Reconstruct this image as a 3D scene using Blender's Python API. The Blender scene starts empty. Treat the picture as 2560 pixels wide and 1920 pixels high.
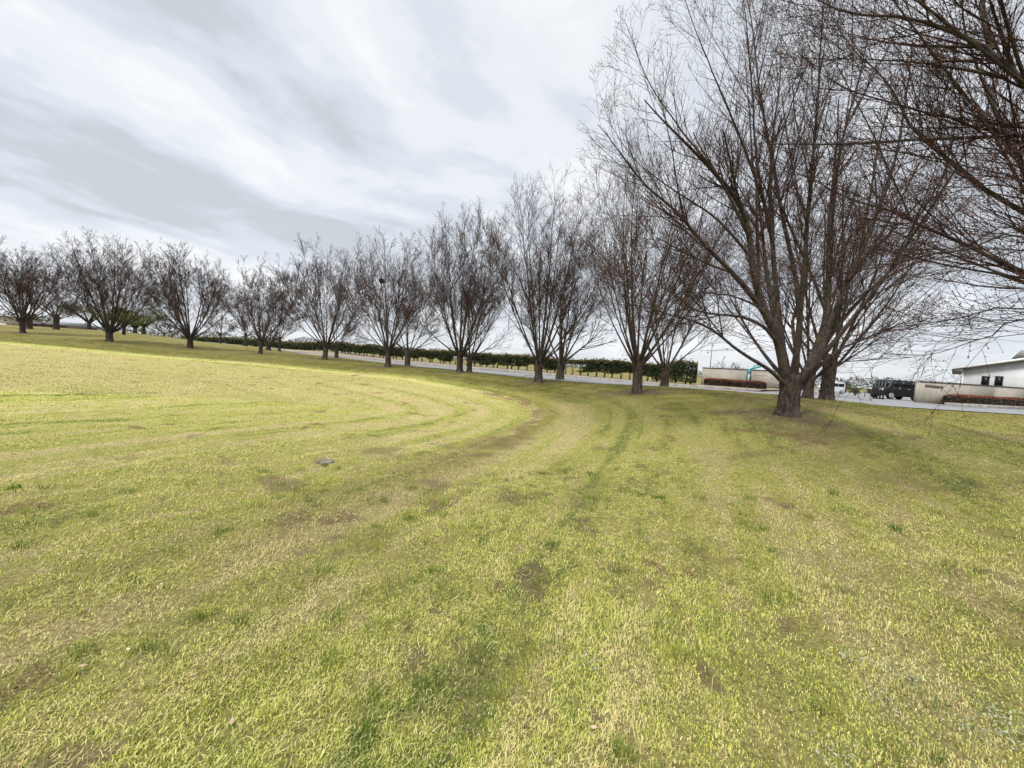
import bpy, math, random
import numpy as np
from mathutils import Matrix, Vector

# ------------------------------------------------------------------ camera
sc = bpy.context.scene
F = 961.0                                   # focal length in pixels of the 2560 wide photograph
EYE = np.array([0.0, 0.0, 1.55])
ROLL = math.radians(4.2)
PITCH = math.atan(55.0 * math.cos(ROLL) / F)
_f = np.array([0, math.cos(PITCH), -math.sin(PITCH)])
_r0 = np.array([1.0, 0, 0])
_u0 = np.array([0, math.sin(PITCH), math.cos(PITCH)])
_R = math.cos(ROLL) * _r0 + math.sin(ROLL) * _u0
_U = -math.sin(ROLL) * _r0 + math.cos(ROLL) * _u0
cam_data = bpy.data.cameras.new('camera')
cam_data.sensor_width = 36.0
cam_data.lens = 36.0 * F / 2560.0
cam_data.clip_start = 0.05
cam_data.clip_end = 6000.0
cam = bpy.data.objects.new('camera', cam_data)
sc.collection.objects.link(cam)
cam.matrix_world = Matrix(((_R[0], _U[0], -_f[0], EYE[0]), (_R[1], _U[1], -_f[1], EYE[1]),
                           (_R[2], _U[2], -_f[2], EYE[2]), (0, 0, 0, 1)))
sc.camera = cam

# ------------------------------------------------------------------ light and exposure
SUN_EL, SUN_AZ = math.radians(58), math.radians(215)      # azimuth clockwise from +Y: behind the camera, to the left
sc.view_settings.view_transform = 'Standard'
sc.view_settings.look = 'None'
sc.view_settings.exposure = 1.5
sc.view_settings.gamma = 1.0
world = bpy.data.worlds.new('World')
sc.world = world
world.use_nodes = True


def N(nt, typ, **kw):
    n = nt.nodes.new(typ)
    for k, v in kw.items():
        if k == 'inp':
            for kk, vv in v.items():
                n.inputs[kk].default_value = vv
        else:
            setattr(n, k, v)
    return n


def L(nt, a, b):
    nt.links.new(a, b)


def math_node(nt, op, a, b=None, c=None, clamp=False):
    n = nt.nodes.new('ShaderNodeMath')
    n.operation = op
    n.use_clamp = clamp
    for i, v in enumerate((a, b, c)):
        if v is None:
            continue
        if isinstance(v, (int, float)):
            n.inputs[i].default_value = v
        else:
            nt.links.new(v, n.inputs[i])
    return n.outputs[0]


def mix_col(nt, fac, a, b, mode='MIX'):
    n = nt.nodes.new('ShaderNodeMix')
    n.data_type = 'RGBA'
    n.blend_type = mode
    n.clamp_factor = True
    for sock, v in ((n.inputs[0], fac), (n.inputs[6], a), (n.inputs[7], b)):
        if isinstance(v, (int, float)):
            sock.default_value = v
        elif isinstance(v, (tuple, list)):
            sock.default_value = (*v[:3], 1.0)
        else:
            nt.links.new(v, sock)
    return n.outputs[2]


def map_range(nt, v, a, b, c=0.0, d=1.0, smooth=True):
    n = nt.nodes.new('ShaderNodeMapRange')
    n.interpolation_type = 'SMOOTHSTEP' if smooth else 'LINEAR'
    nt.links.new(v, n.inputs[0])
    for i, x in enumerate((a, b, c, d)):
        n.inputs[i + 1].default_value = x
    return n.outputs[0]


def noise(nt, vec, scale, detail=4.0, rough=0.55, dist=0.0):
    n = nt.nodes.new('ShaderNodeTexNoise')
    n.inputs['Scale'].default_value = scale
    n.inputs['Detail'].default_value = detail
    n.inputs['Roughness'].default_value = rough
    n.inputs['Distortion'].default_value = dist
    if vec is not None:
        nt.links.new(vec, n.inputs['Vector'])
    return n.outputs[0]


def combine(nt, x, y, z=0.0):
    n = nt.nodes.new('ShaderNodeCombineXYZ')
    for i, v in enumerate((x, y, z)):
        if isinstance(v, (int, float)):
            n.inputs[i].default_value = v
        else:
            nt.links.new(v, n.inputs[i])
    return n.outputs[0]


def build_world(seed=31.4):
    nt = world.node_tree
    nt.nodes.clear()
    out = N(nt, 'ShaderNodeOutputWorld')
    bg = N(nt, 'ShaderNodeBackground')
    bg.inputs['Strength'].default_value = 0.1
    sky = N(nt, 'ShaderNodeTexSky', sky_type='NISHITA', sun_disc=False, sun_elevation=SUN_EL,
            sun_rotation=SUN_AZ, air_density=1.0, dust_density=2.0, ozone_density=1.0)
    tc = N(nt, 'ShaderNodeTexCoord')
    sep = N(nt, 'ShaderNodeSeparateXYZ')
    L(nt, tc.outputs['Generated'], sep.inputs[0])
    x, y, z = sep.outputs
    zc = math_node(nt, 'MAXIMUM', z, 0.0)
    den = math_node(nt, 'ADD', zc, 0.16)
    px = math_node(nt, 'DIVIDE', x, den)
    py = math_node(nt, 'DIVIDE', y, den)
    a = math.radians(30)                      # heading of the cloud bands
    along = math_node(nt, 'ADD', math_node(nt, 'MULTIPLY', px, math.sin(a)), math_node(nt, 'MULTIPLY', py, math.cos(a)))
    across = math_node(nt, 'SUBTRACT', math_node(nt, 'MULTIPLY', px, math.cos(a)), math_node(nt, 'MULTIPLY', py, math.sin(a)))
    warp = noise(nt, combine(nt, math_node(nt, 'MULTIPLY', px, 0.8), math_node(nt, 'MULTIPLY', py, 0.8), seed), 1.0, 2.0, 0.5)
    wq = math_node(nt, 'SUBTRACT', warp, 0.5)
    ac = math_node(nt, 'ADD', across, math_node(nt, 'MULTIPLY', wq, 0.9))
    # cloud layer: broad bands, medium billows, small ragged detail
    n1 = noise(nt, combine(nt, ac, math_node(nt, 'MULTIPLY', along, 0.38), seed), 1.25, 3.0, 0.45)
    n2 = noise(nt, combine(nt, ac, math_node(nt, 'MULTIPLY', along, 0.60), seed + 5.0), 3.0, 5.0, 0.55, 0.3)
    n3 = noise(nt, combine(nt, across, math_node(nt, 'MULTIPLY', along, 0.9), seed + 9.0), 6.5, 4.0, 0.6, 0.4)
    s = math_node(nt, 'ADD', math_node(nt, 'MULTIPLY', n1, 0.62), math_node(nt, 'MULTIPLY', n2, 0.28))
    s = math_node(nt, 'ADD', s, math_node(nt, 'MULTIPLY', n3, 0.10))
    bright = map_range(nt, s, 0.415, 0.625, smooth=False)
    ramp = N(nt, 'ShaderNodeValToRGB')
    e = ramp.color_ramp.elements
    e[0].position, e[0].color = 0.0, (0.218, 0.229, 0.243, 1)
    e[1].position, e[1].color = 1.0, (0.352, 0.354, 0.356, 1)
    for pos, c in ((0.38, (0.268, 0.282, 0.303, 1)), (0.62, (0.308, 0.318, 0.331, 1))):
        m = ramp.color_ramp.elements.new(pos)
        m.color = c
    ramp.color_ramp.interpolation = 'EASE'
    L(nt, bright, ramp.inputs[0])
    # an overcast sky is brighter overhead than towards the horizon
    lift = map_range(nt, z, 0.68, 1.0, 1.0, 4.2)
    hor = map_range(nt, z, 0.0, 0.16, 1.0, 0.0)
    col = mix_col(nt, math_node(nt, 'MULTIPLY', hor, 0.6), ramp.outputs[0], (0.300, 0.312, 0.330))
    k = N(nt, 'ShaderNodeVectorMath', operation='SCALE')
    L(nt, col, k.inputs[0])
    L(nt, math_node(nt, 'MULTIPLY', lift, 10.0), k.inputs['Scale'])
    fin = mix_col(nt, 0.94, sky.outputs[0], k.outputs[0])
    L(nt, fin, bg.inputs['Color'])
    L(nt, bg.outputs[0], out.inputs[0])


build_world()
sun_data = bpy.data.lights.new('sun', 'SUN')
sun_data.energy = 1.5
sun_data.angle = math.radians(14)
sun_data.color = (1.0, 0.955, 0.88)
sun = bpy.data.objects.new('sun', sun_data)
sc.collection.objects.link(sun)
sun.rotation_euler = Vector((-math.sin(SUN_AZ) * math.cos(SUN_EL), -math.cos(SUN_AZ) * math.cos(SUN_EL),
                             -math.sin(SUN_EL))).to_track_quat('-Z', 'Y').to_euler()

# ------------------------------------------------------------------ helpers
col = sc.collection


def at(px, py, Y):
    """World point seen at pixel (px, py) of the 2560x1920 photograph at depth Y."""
    d = _f + _R * ((px - 1280.0) / F) + _U * ((960.0 - py) / F)
    return EYE + d * (Y / d[1])


def tag(o, label=None, cat=None, group=None, kind=None):
    if label: o['label'] = label
    if cat: o['category'] = cat
    if group: o['group'] = group
    if kind: o['kind'] = kind
    return o


def empty(name, loc, rz=0.0):
    o = bpy.data.objects.new(name, None)
    o.empty_display_size = 0.3
    o.location = [float(v) for v in loc]
    o.rotation_euler = (0, 0, rz)
    col.objects.link(o)
    return o


def mesh_obj(name, V, faces, mat, parent=None, smooth=False, attrs=None, loc=None, midx=None):
    """faces: list of (M,k) int arrays (each its own k)."""
    me = bpy.data.meshes.new(name)
    V = np.asarray(V, dtype=np.float32)
    faces = [np.asarray(f, dtype=np.int32) for f in faces if len(f)]
    me.vertices.add(len(V))
    me.vertices.foreach_set('co', V.ravel())
    nl = sum(f.size for f in faces)
    npoly = sum(len(f) for f in faces)
    me.loops.add(nl)
    me.loops.foreach_set('vertex_index', np.concatenate([f.ravel() for f in faces]))
    me.polygons.add(npoly)
    tot = np.concatenate([np.full(len(f), f.shape[1], np.int32) for f in faces])
    st = np.concatenate([[0], np.cumsum(tot)[:-1]]).astype(np.int32)
    me.polygons.foreach_set('loop_start', st)
    me.polygons.foreach_set('loop_total', tot)
    if smooth:
        me.polygons.foreach_set('use_smooth', np.ones(npoly, bool))
    me.update(calc_edges=True)
    for k, v in (attrs or {}).items():
        a = me.attributes.new(k, 'FLOAT', 'POINT')
        a.data.foreach_set('value', np.asarray(v, dtype=np.float32))
    for m_ in (mat if isinstance(mat, (list, tuple)) else [mat]): me.materials.append(m_)
    if midx is not None: me.polygons.foreach_set('material_index', np.asarray(midx, dtype=np.int32))
    o = bpy.data.objects.new(name, me)
    if loc is not None: o.location = [float(v) for v in loc]
    col.objects.link(o)
    if parent: o.parent = parent
    return o


class MB:
    """Collects boxes, prisms and tubes into one mesh."""

    def __init__(self):
        self.V, self.F3, self.F4, self.n = [], [], [], 0
        self.Fn = []

    def add(self, V, quads=(), tris=()):
        V = np.asarray(V, float)
        if len(quads): self.F4.append(np.asarray(quads) + self.n)
        if len(tris): self.F3.append(np.asarray(tris) + self.n)
        self.V.append(V)
        self.n += len(V)
        return self

    def box(self, x0, y0, z0, x1, y1, z1):
        V = [(x, y, z) for z in (z0, z1) for y in (y0, y1) for x in (x0, x1)]
        return self.add(V, [(0, 2, 3, 1), (4, 5, 7, 6), (0, 1, 5, 4), (2, 6, 7, 3), (0, 4, 6, 2), (1, 3, 7, 5)])

    def slab(self, a, b, w, z0a, z1a, z0b, z1b):
        """Upright slab of thickness w between ground points a and b with its own bottom and top at each end."""
        a, b = np.array(a[:2], float), np.array(b[:2], float)
        t = (b - a) / np.linalg.norm(b - a)
        n = np.array([-t[1], t[0]]) * w / 2
        V = []
        for p, z0, z1 in ((a, z0a, z1a), (b, z0b, z1b)):
            for s in (-1, 1):
                for z in (z0, z1):
                    q = p + n * s
                    V.append((q[0], q[1], z))
        return self.add(V, [(0, 1, 3, 2), (4, 6, 7, 5), (0, 4, 5, 1), (2, 3, 7, 6), (1, 5, 7, 3), (0, 2, 6, 4)])

    def prism(self, outline, y0, y1):
        """Outline in x,z extruded along y."""
        k = len(outline)
        V = [(x, y0, z) for x, z in outline] + [(x, y1, z) for x, z in outline]
        self.add(V, [(i, (i + 1) % k, k + (i + 1) % k, k + i) for i in range(k)])
        b = self.n - 2 * k
        self.Fn.append([b + i for i in range(k)][::-1])
        self.Fn.append([b + k + i for i in range(k)])
        return self

    def tube(self, pts, rad, S=8):
        P = np.asarray(pts, float)[None]
        R = np.asarray(rad, float) * np.ones(len(pts))
        V, Q = tubes(P, R[None], S)
        self.add(V, Q)
        b = self.n - len(V)
        self.Fn.append([b + i for i in range(S)][::-1])
        self.Fn.append([b + len(V) - S + i for i in range(S)])
        return self

    def build(self, name, mat, parent=None, smooth=False, loc=None):
        V = np.concatenate(self.V)
        if loc is not None: V = V - np.asarray(loc)
        faces = []
        if self.F4: faces.append(np.concatenate(self.F4))
        if self.F3: faces.append(np.concatenate(self.F3))
        for f in self.Fn: faces.append(np.array([f]))
        return mesh_obj(name, V, faces, mat, parent, smooth, loc=loc if parent is None else None)


def tubes(P, R, S):
    """P (N,K,3), R (N,K): ring tubes; returns verts, quads."""
    Nn, K, _ = P.shape
    T = np.gradient(P, axis=1)
    T /= np.linalg.norm(T, axis=2, keepdims=True) + 1e-9
    mean = T.mean(axis=1)
    ax = np.argmin(np.abs(mean), axis=1)
    ref = np.eye(3)[ax][:, None, :]
    A = np.cross(T, ref)
    A /= np.linalg.norm(A, axis=2, keepdims=True) + 1e-9
    B = np.cross(T, A)
    ang = np.arange(S) * 2 * math.pi / S
    ring = A[:, :, None, :] * np.cos(ang)[None, None, :, None] + B[:, :, None, :] * np.sin(ang)[None, None, :, None]
    V = P[:, :, None, :] + ring * R[:, :, None, None]
    idx = np.arange(Nn * K * S).reshape(Nn, K, S)
    a, b = idx[:, :-1, :], idx[:, 1:, :]
    Q = np.stack([a, np.roll(a, -1, axis=2), np.roll(b, -1, axis=2), b], axis=-1).reshape(-1, 4)
    return V.reshape(-1, 3), Q


def vnoise(x, y, seed=0):
    """Smooth value noise in 0..1."""
    x = np.asarray(x, float); y = np.asarray(y, float)
    ix, iy = np.floor(x).astype(np.int64), np.floor(y).astype(np.int64)
    fx, fy = x - ix, y - iy
    fx, fy = fx * fx * (3 - 2 * fx), fy * fy * (3 - 2 * fy)

    def h(i, j):
        n = (i * 374761393 + j * 668265263 + seed * 362437) & 0xFFFFFFFF
        n = ((n ^ (n >> 13)) * 1274126177) & 0xFFFFFFFF
        return ((n ^ (n >> 16)) & 0xFFFF) / 65535.0
    a = h(ix, iy) * (1 - fx) + h(ix + 1, iy) * fx
    b = h(ix, iy + 1) * (1 - fx) + h(ix + 1, iy + 1) * fx
    return a * (1 - fy) + b * fy


def catmull(pts, n):
    P = np.asarray(pts, float)
    P = np.vstack([2 * P[0] - P[1], P, 2 * P[-1] - P[-2]])
    out = []
    for i in range(1, len(P) - 2):
        t = np.linspace(0, 1, n, endpoint=False)[:, None]
        p0, p1, p2, p3 = P[i - 1], P[i], P[i + 1], P[i + 2]
        out.append(0.5 * (2 * p1 + (p2 - p0) * t + (2 * p0 - 5 * p1 + 4 * p2 - p3) * t ** 2 + (3 * p1 - p0 - 3 * p2 + p3) * t ** 3))
    return np.vstack(out + [P[-2][None]])


# ------------------------------------------------------------------ terrain
ROW1 = [  # x, y (pixels), depth, height of the tree
    (57, 833, 36.0), (275, 853, 32.5), (475, 870, 33.5), (651, 885, 32.0), (812, 898, 28.5), (970, 917, 24.9),
    (1148, 930, 21.3), (1346, 955, 17.6), (1592, 983, 13.4), (1970, 1035, 8.5)]
ROW2 = [(70, 822, 43), (140, 824, 47), (614, 867, 58), (670, 876, 46), (698, 877, 47), (841, 895, 37), (1018, 914, 31), (1173, 929, 26),
        (1399, 951, 23.5), (1660, 967, 19), (2020, 994, 13.5), (2066, 999, 13.2)]
NEAR_EDGE = [(617, 871, 60), (743, 884.5, 49), (868, 895.5, 40.5), (1026, 917, 31.5), (1184, 930, 27.5), (1297, 943, 24.5), (1500, 961, 21.3),
             (1777, 980, 19.2), (1900, 988, 18.8), (2078, 1002, 18.9), (2193, 1013, 19.2), (2330, 1023, 20), (2560, 1037, 21.5)]
HEDGE = [(500, 857, 100), (650, 869, 76), (850, 881, 55), (1000, 899, 46), (1200, 917, 38.5), (1305, 925, 35.5), (1525, 945, 31.5), (1738, 962, 28.8)]
ctrl = []
for p in ROW1 + ROW2: ctrl.append(at(*p))
for p in NEAR_EDGE:
    q = at(*p); q[2] -= 0.02; ctrl.append(q)
for p in HEDGE:
    q = at(*p); q[2] -= 0.13; ctrl.append(q)
for p in [(0, 816, 62), (160, 822, 66), (230, 826, 60), (309, 838, 44), (356, 834, 60), (420, 846, 70), (2300, 1009, 28), (2556, 1020, 31.5),
          (1755, 965, 36), (1943, 975, 32), (2100, 991, 50)]:
    ctrl.append(at(*p))
for x, y, z in [(0, 0, 0), (3, 0, .05), (-3, 0, 0), (0, 4, 0), (-4, 5, 0), (-8, 3, 0), (-8, 10, -.03), (-15, 5, -.02), (-15, 12, -.05),
                (-26, 12, -.05), (-40, 10, 0), (-40, 22, .0), (-26, 21.5, .02), (-19, 21.5, .0), (-11.5, 19.8, .0), (-4.4, 14.4, 0), (-.3, 11.6, 0.02),
                (1.6, 8, .06), (2.6, 4, .08), (0, -6, 0), (-12, -10, 0), (-30, -10, 0), (7.5, 3.5, .72), (8.5, -3, .65), (8.0, -12, .5), (13, 8, .8),
                (14, 0, .8), (25, 5, .8), (25, -15, .7), (60, 20, .7), (60, 60, .5), (0, -40, 0), (-60, -30, 0.2), (-70, 30, 1.0), (40, 40, .62),
                (0, 80, .5), (40, 90, .4), (-40, 120, .8), (-110, 60, 1.6), (-140, 130, 1.5), (0, 200, .2), (150, 150, .2), (-200, 0, 1), (200, -20, .5),
                (0, -200, .3), (-120, 300, .6), (180, 320, 0.1)]:
    ctrl.append(np.array([x, y, z], float))
ctrl = np.array(ctrl)


def _phi(d2):
    return 0.5 * d2 * np.log(d2 + 1e-9)


_n = len(ctrl)
_d2 = ((ctrl[:, None, :2] - ctrl[None, :, :2]) ** 2).sum(-1)
_A = np.zeros((_n + 3, _n + 3))
_A[:_n, :_n] = _phi(_d2) + np.eye(_n) * 2.5
_A[:_n, _n] = 1
_A[:_n, _n + 1:] = ctrl[:, :2]
_A[_n:, :_n] = _A[:_n, _n:].T
_w = np.linalg.solve(_A, np.concatenate([ctrl[:, 2], [0, 0, 0]]))


def gz(x, y):
    x = np.atleast_1d(np.asarray(x, float)); y = np.atleast_1d(np.asarray(y, float))
    out = np.empty(len(x))
    for i in range(0, len(x), 60000):
        xs, ys = x[i:i + 60000], y[i:i + 60000]
        d2 = (xs[:, None] - ctrl[None, :, 0]) ** 2 + (ys[:, None] - ctrl[None, :, 1]) ** 2
        out[i:i + 60000] = _phi(d2) @ _w[:_n] + _w[_n] + _w[_n + 1] * xs + _w[_n + 2] * ys
    r = np.hypot(x, y)
    k = np.clip((r - 150) / 120, 0, 1)
    k = k * k * (3 - 2 * k)
    return out * (1 - k) + 0.4 * k


def g1(x, y):
    return float(gz([x], [y])[0])


def micro(x, y):
    """Small lumps of the mown ground."""
    r = np.hypot(x, y)
    f = np.clip(1.4 - r / 25, 0.15, 1)
    return ((vnoise(x * 1.3, y * 1.3, 3) - .5) * .05 + (vnoise(x * 4, y * 4, 5) - .5) * .03 + (vnoise(x * 9, y * 9, 6) - .5) * .016) * f


# mowing curve: the mower ran along it, so dry and green streaks follow it
MOW = catmull([(-9, -14), (-6.2, -5), (-4.4, -0.5), (-2.9, 2.6), (-1.6, 5.4), (-0.45, 8.2), (0.3, 10.0), (0.5, 11.5), (-0.35, 13.6), (-3.0, 16.3), (-7, 19.2), (-12, 22),
               (-20, 24), (-32, 25.5), (-50, 27), (-90, 30)], 10)
_seg = MOW[1:] - MOW[:-1]
_sl = np.linalg.norm(_seg, axis=1)
_sc = np.concatenate([[0], np.cumsum(_sl)])


def mow_us(x, y):
    x = np.asarray(x, float); y = np.asarray(y, float)
    U, S = np.empty(len(x)), np.empty(len(x))
    for i in range(0, len(x), 40000):
        p = np.stack([x[i:i + 40000], y[i:i + 40000]], 1)
        w = p[:, None, :] - MOW[None, :-1]
        t = np.clip((w * _seg[None]).sum(-1) / (_sl ** 2), 0, 1)
        q = w - _seg[None] * t[..., None]
        d2 = (q ** 2).sum(-1)
        j = d2.argmin(1)
        ar = np.arange(len(p))
        cr = _seg[j, 0] * w[ar, j, 1] - _seg[j, 1] * w[ar, j, 0]
        U[i:i + 40000] = -np.sign(cr) * np.sqrt(d2[ar, j])
        S[i:i + 40000] = _sc[j] + t[ar, j] * _sl[j]
    return U, S


S_APEX = float(mow_us([0.45], [11.0])[1][0])

TRUNKS = np.array([at(*p[:3])[:2] for p in ROW1] + [at(*p)[:2] for p in ROW2])


def dirt_at(x, y):
    """Worn bare soil round the foot of each tree."""
    out = np.zeros(len(x))
    for i, t in enumerate(TRUNKS):
        d = np.hypot((x - t[0]) * .85, y - t[1])
        m = d < 3
        if m.any():
            w = .35 + .95 * vnoise(x[m] * 1.6 + i, y[m] * 1.6, 90)
            out[m] = np.maximum(out[m], np.clip((w - d[m] * .85 + .18) / .35, 0, 1))
    return out


def bare_at(x, y):
    """Scalped spots where the soil shows."""
    a = np.clip((vnoise(x * 1.15, y * 1.15, 81) * .6 + vnoise(x * 3.6, y * 3.6, 82) * .4 - .74) / .07, 0, 1)
    b = np.clip((vnoise(x * 2.6 + 5, y * 3.1, 84) * .5 + vnoise(x * 8, y * 8, 85) * .5 - .76) / .06, 0, 1)
    return np.maximum(a, b)


def relief(U, S, R):
    """Low ridges of clippings left along the mowing rows."""
    w = vnoise(U * 1.7, S * .16, 71) * .6 + vnoise(U * 4.3, S * .5, 72) * .4
    return np.clip(w - .48, 0, 1) * .10 * np.clip(1.5 - R / 22, 0.25, 1)


# ------------------------------------------------------------------ materials


def new_mat(name, rough=0.9, spec=0.15):
    m = bpy.data.materials.new(name)
    m.use_nodes = True
    b = m.node_tree.nodes['Principled BSDF']
    b.inputs['Roughness'].default_value = rough
    b.inputs['Specular IOR Level'].default_value = spec
    return m, m.node_tree, b


def grass_color(nt, u, s, pos):
    """Dry/green streaks along the mowing direction; returns a colour socket."""
    us = combine(nt, u, math_node(nt, 'MULTIPLY', s, 0.10), 0.0)
    st = noise(nt, us, 1.15, 5.0, 0.62)
    st2 = noise(nt, combine(nt, u, math_node(nt, 'MULTIPLY', s, 0.25), 5.0), 4.2, 3.0, 0.6)
    big = noise(nt, pos, 0.33, 3.0, 0.6)
    med = noise(nt, pos, 1.7, 4.0, 0.65)
    fin = noise(nt, pos, 9.0, 3.0, 0.7)
    v = math_node(nt, 'ADD', math_node(nt, 'MULTIPLY', st, 0.72), math_node(nt, 'MULTIPLY', med, 0.28))
    v = math_node(nt, 'ADD', v, math_node(nt, 'MULTIPLY', math_node(nt, 'SUBTRACT', st2, 0.5), 0.35))
    v = math_node(nt, 'ADD', v, math_node(nt, 'MULTIPLY', math_node(nt, 'SUBTRACT', fin, 0.5), 0.45))
    row = noise(nt, combine(nt, math_node(nt, 'ADD', u, math_node(nt, 'MULTIPLY', med, 0.25)), math_node(nt, 'MULTIPLY', s, 0.025), 2.0), 1.9, 2.0, 0.5)
    v = math_node(nt, 'ADD', v, math_node(nt, 'MULTIPLY', math_node(nt, 'SUBTRACT', row, 0.5), 0.72))
    v = math_node(nt, 'SUBTRACT', v, 0.035)
    green, straw, lime = (0.135, 0.180, 0.035), (0.470, 0.410, 0.195), (0.350, 0.365, 0.085)
    c = mix_col(nt, map_range(nt, v, 0.40, 0.62), lime, straw)
    c = mix_col(nt, map_range(nt, v, 0.41, 0.26), c, green)
    # the level field inside the curve dried out to tan, more so farther along
    inside = map_range(nt, u, 0.35, -0.8)
    far = map_range(nt, s, S_APEX - 5.0, S_APEX + 14.0)
    tan = mix_col(nt, big, (0.370, 0.308, 0.148), (0.290, 0.268, 0.100))
    c = mix_col(nt, math_node(nt, 'MULTIPLY', math_node(nt, 'MULTIPLY', inside, far), 0.88), c, tan)
    # darker, mossy sward on the bank
    bank = map_range(nt, u, 0.2, 1.8)
    bfar = map_range(nt, s, S_APEX - 3.5, S_APEX + 2.0)
    bk = math_node(nt, 'MULTIPLY', bank, bfar)
    olive = mix_col(nt, map_range(nt, math_node(nt, 'ADD', med, math_node(nt, 'MULTIPLY', st, .5)), 0.55, 0.95), (0.072, 0.074, 0.014), (0.165, 0.150, 0.040))
    c = mix_col(nt, math_node(nt, 'MULTIPLY', bk, 0.92), c, olive)
    # scalped brown wheel track along the curve
    t1 = map_range(nt, u, -0.15, 0.25)
    t2 = map_range(nt, u, 0.55, 1.25, 1.0, 0.0)
    ts = math_node(nt, 'MULTIPLY', map_range(nt, s, S_APEX - 11, S_APEX - 3), map_range(nt, s, S_APEX + 3, S_APEX + 7, 1.0, 0.0))
    tm = math_node(nt, 'MULTIPLY', math_node(nt, 'MULTIPLY', t1, t2), ts)
    tm = math_node(nt, 'MULTIPLY', tm, map_range(nt, math_node(nt, 'ADD', med, math_node(nt, 'MULTIPLY', st2, .4)), 0.50, 0.78))
    c = mix_col(nt, math_node(nt, 'MULTIPLY', tm, 0.8), c, (0.150, 0.105, 0.040))
    # bare brown spots
    sp = noise(nt, pos, 1.05, 5.0, 0.66)
    c = mix_col(nt, math_node(nt, 'MULTIPLY', map_range(nt, sp, 0.60, 0.67), 0.8), c, (0.170, 0.110, 0.055))
    br = math_node(nt, 'MULTIPLY', map_range(nt, u, 3.5, 7.0), map_range(nt, noise(nt, pos, 0.7, 4.0, 0.65), 0.42, 0.60))
    c = mix_col(nt, math_node(nt, 'MULTIPLY', br, 0.6), c, (0.225, 0.180, 0.080))
    return c, bk


def make_grass_mats():
    mats = []
    for name, blade in (('lawn_soil', False), ('grass_blades', True)):
        m, nt, b = new_mat(name, 0.85, 0.12)
        au = N(nt, 'ShaderNodeAttribute', attribute_name='mow_u').outputs['Fac']
        as_ = N(nt, 'ShaderNodeAttribute', attribute_name='mow_s').outputs['Fac']
        pos = N(nt, 'ShaderNodeNewGeometry').outputs['Position']
        c, bk = grass_color(nt, au, as_, pos)
        if blade:
            rnd = N(nt, 'ShaderNodeAttribute', attribute_name='rnd').outputs['Fac']
            dry = math_node(nt, 'MULTIPLY', map_range(nt, rnd, 0.58, 1.0, 0, 0.9), math_node(nt, 'SUBTRACT', 1.0, math_node(nt, 'MULTIPLY', bk, 0.88)))
            c2 = mix_col(nt, dry, c, (0.56, 0.505, 0.265))
            c2 = mix_col(nt, map_range(nt, rnd, 0.36, 0.05, 0, 0.95), c2, (0.080, 0.135, 0.024))
            c2 = mix_col(nt, 1.0, c2, (1.22, 1.22, 1.15), 'MULTIPLY')
            L(nt, c2, b.inputs['Base Color'])
            tr = N(nt, 'ShaderNodeBsdfTranslucent')
            L(nt, c2, tr.inputs[0])
            mx = N(nt, 'ShaderNodeMixShader')
            mx.inputs[0].default_value = 0.28
            out = nt.nodes['Material Output']
            L(nt, b.outputs[0], mx.inputs[1]); L(nt, tr.outputs[0], mx.inputs[2])
            L(nt, mx.outputs[0], out.inputs[0])
        else:
            g = noise(nt, pos, 26.0, 5.0, 0.75)
            k = mix_col(nt, map_range(nt, g, 0.35, 0.62), (0.60, 0.55, 0.5), (1.12, 1.12, 1.1))
            c2 = mix_col(nt, 1.0, c, k, 'MULTIPLY')
            # where blades stand the ground itself is brown thatch and soil
            cov = N(nt, 'ShaderNodeAttribute', attribute_name='cover').outputs['Fac']
            th = mix_col(nt, map_range(nt, noise(nt, pos, 55.0, 4, .75), 0.35, 0.65), (0.026, 0.018, 0.009), (0.165, 0.130, 0.062))
            c2 = mix_col(nt, math_node(nt, 'MULTIPLY', cov, 0.70), c2, th)
            dirt = N(nt, 'ShaderNodeAttribute', attribute_name='dirt').outputs['Fac']
            soil = mix_col(nt, noise(nt, pos, 12.0, 4, .7), (0.036, 0.024, 0.015), (0.140, 0.098, 0.060))
            c2 = mix_col(nt, math_node(nt, 'MULTIPLY', dirt, 0.8), c2, soil)
            L(nt, c2, b.inputs['Base Color'])
            bp = N(nt, 'ShaderNodeBump')
            bp.inputs['Strength'].default_value = 0.9
            bp.inputs['Distance'].default_value = 0.03
            h = math_node(nt, 'ADD', noise(nt, pos, 45.0, 4.0, 0.7), math_node(nt, 'MULTIPLY', noise(nt, pos, 7.0, 4.0, 0.65), 1.5))
            L(nt, h, bp.inputs['Height'])
            L(nt, bp.outputs[0], b.inputs['Normal'])
        mats.append(m)
    return mats


M_SOIL, M_BLADE = make_grass_mats()


def simple(name, c, rough=0.85, spec=0.2, var=0.25, scale=6.0, bump=0.0, bscale=40.0, metal=0.0):
    m, nt, b = new_mat(name, rough, spec)
    tc = N(nt, 'ShaderNodeTexCoord').outputs['Object']
    n = noise(nt, tc, scale, 5.0, 0.6)
    d = tuple(x * (1 - var) for x in c)
    e = tuple(min(1, x * (1 + var)) for x in c)
    L(nt, mix_col(nt, map_range(nt, n, 0.3, 0.7), d, e), b.inputs['Base Color'])
    b.inputs['Metallic'].default_value = metal
    if bump:
        bp = N(nt, 'ShaderNodeBump')
        bp.inputs['Strength'].default_value = bump
        bp.inputs['Distance'].default_value = 0.02
        L(nt, noise(nt, tc, bscale, 4.0, 0.65), bp.inputs['Height'])
        L(nt, bp.outputs[0], b.inputs['Normal'])
    return m


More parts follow.
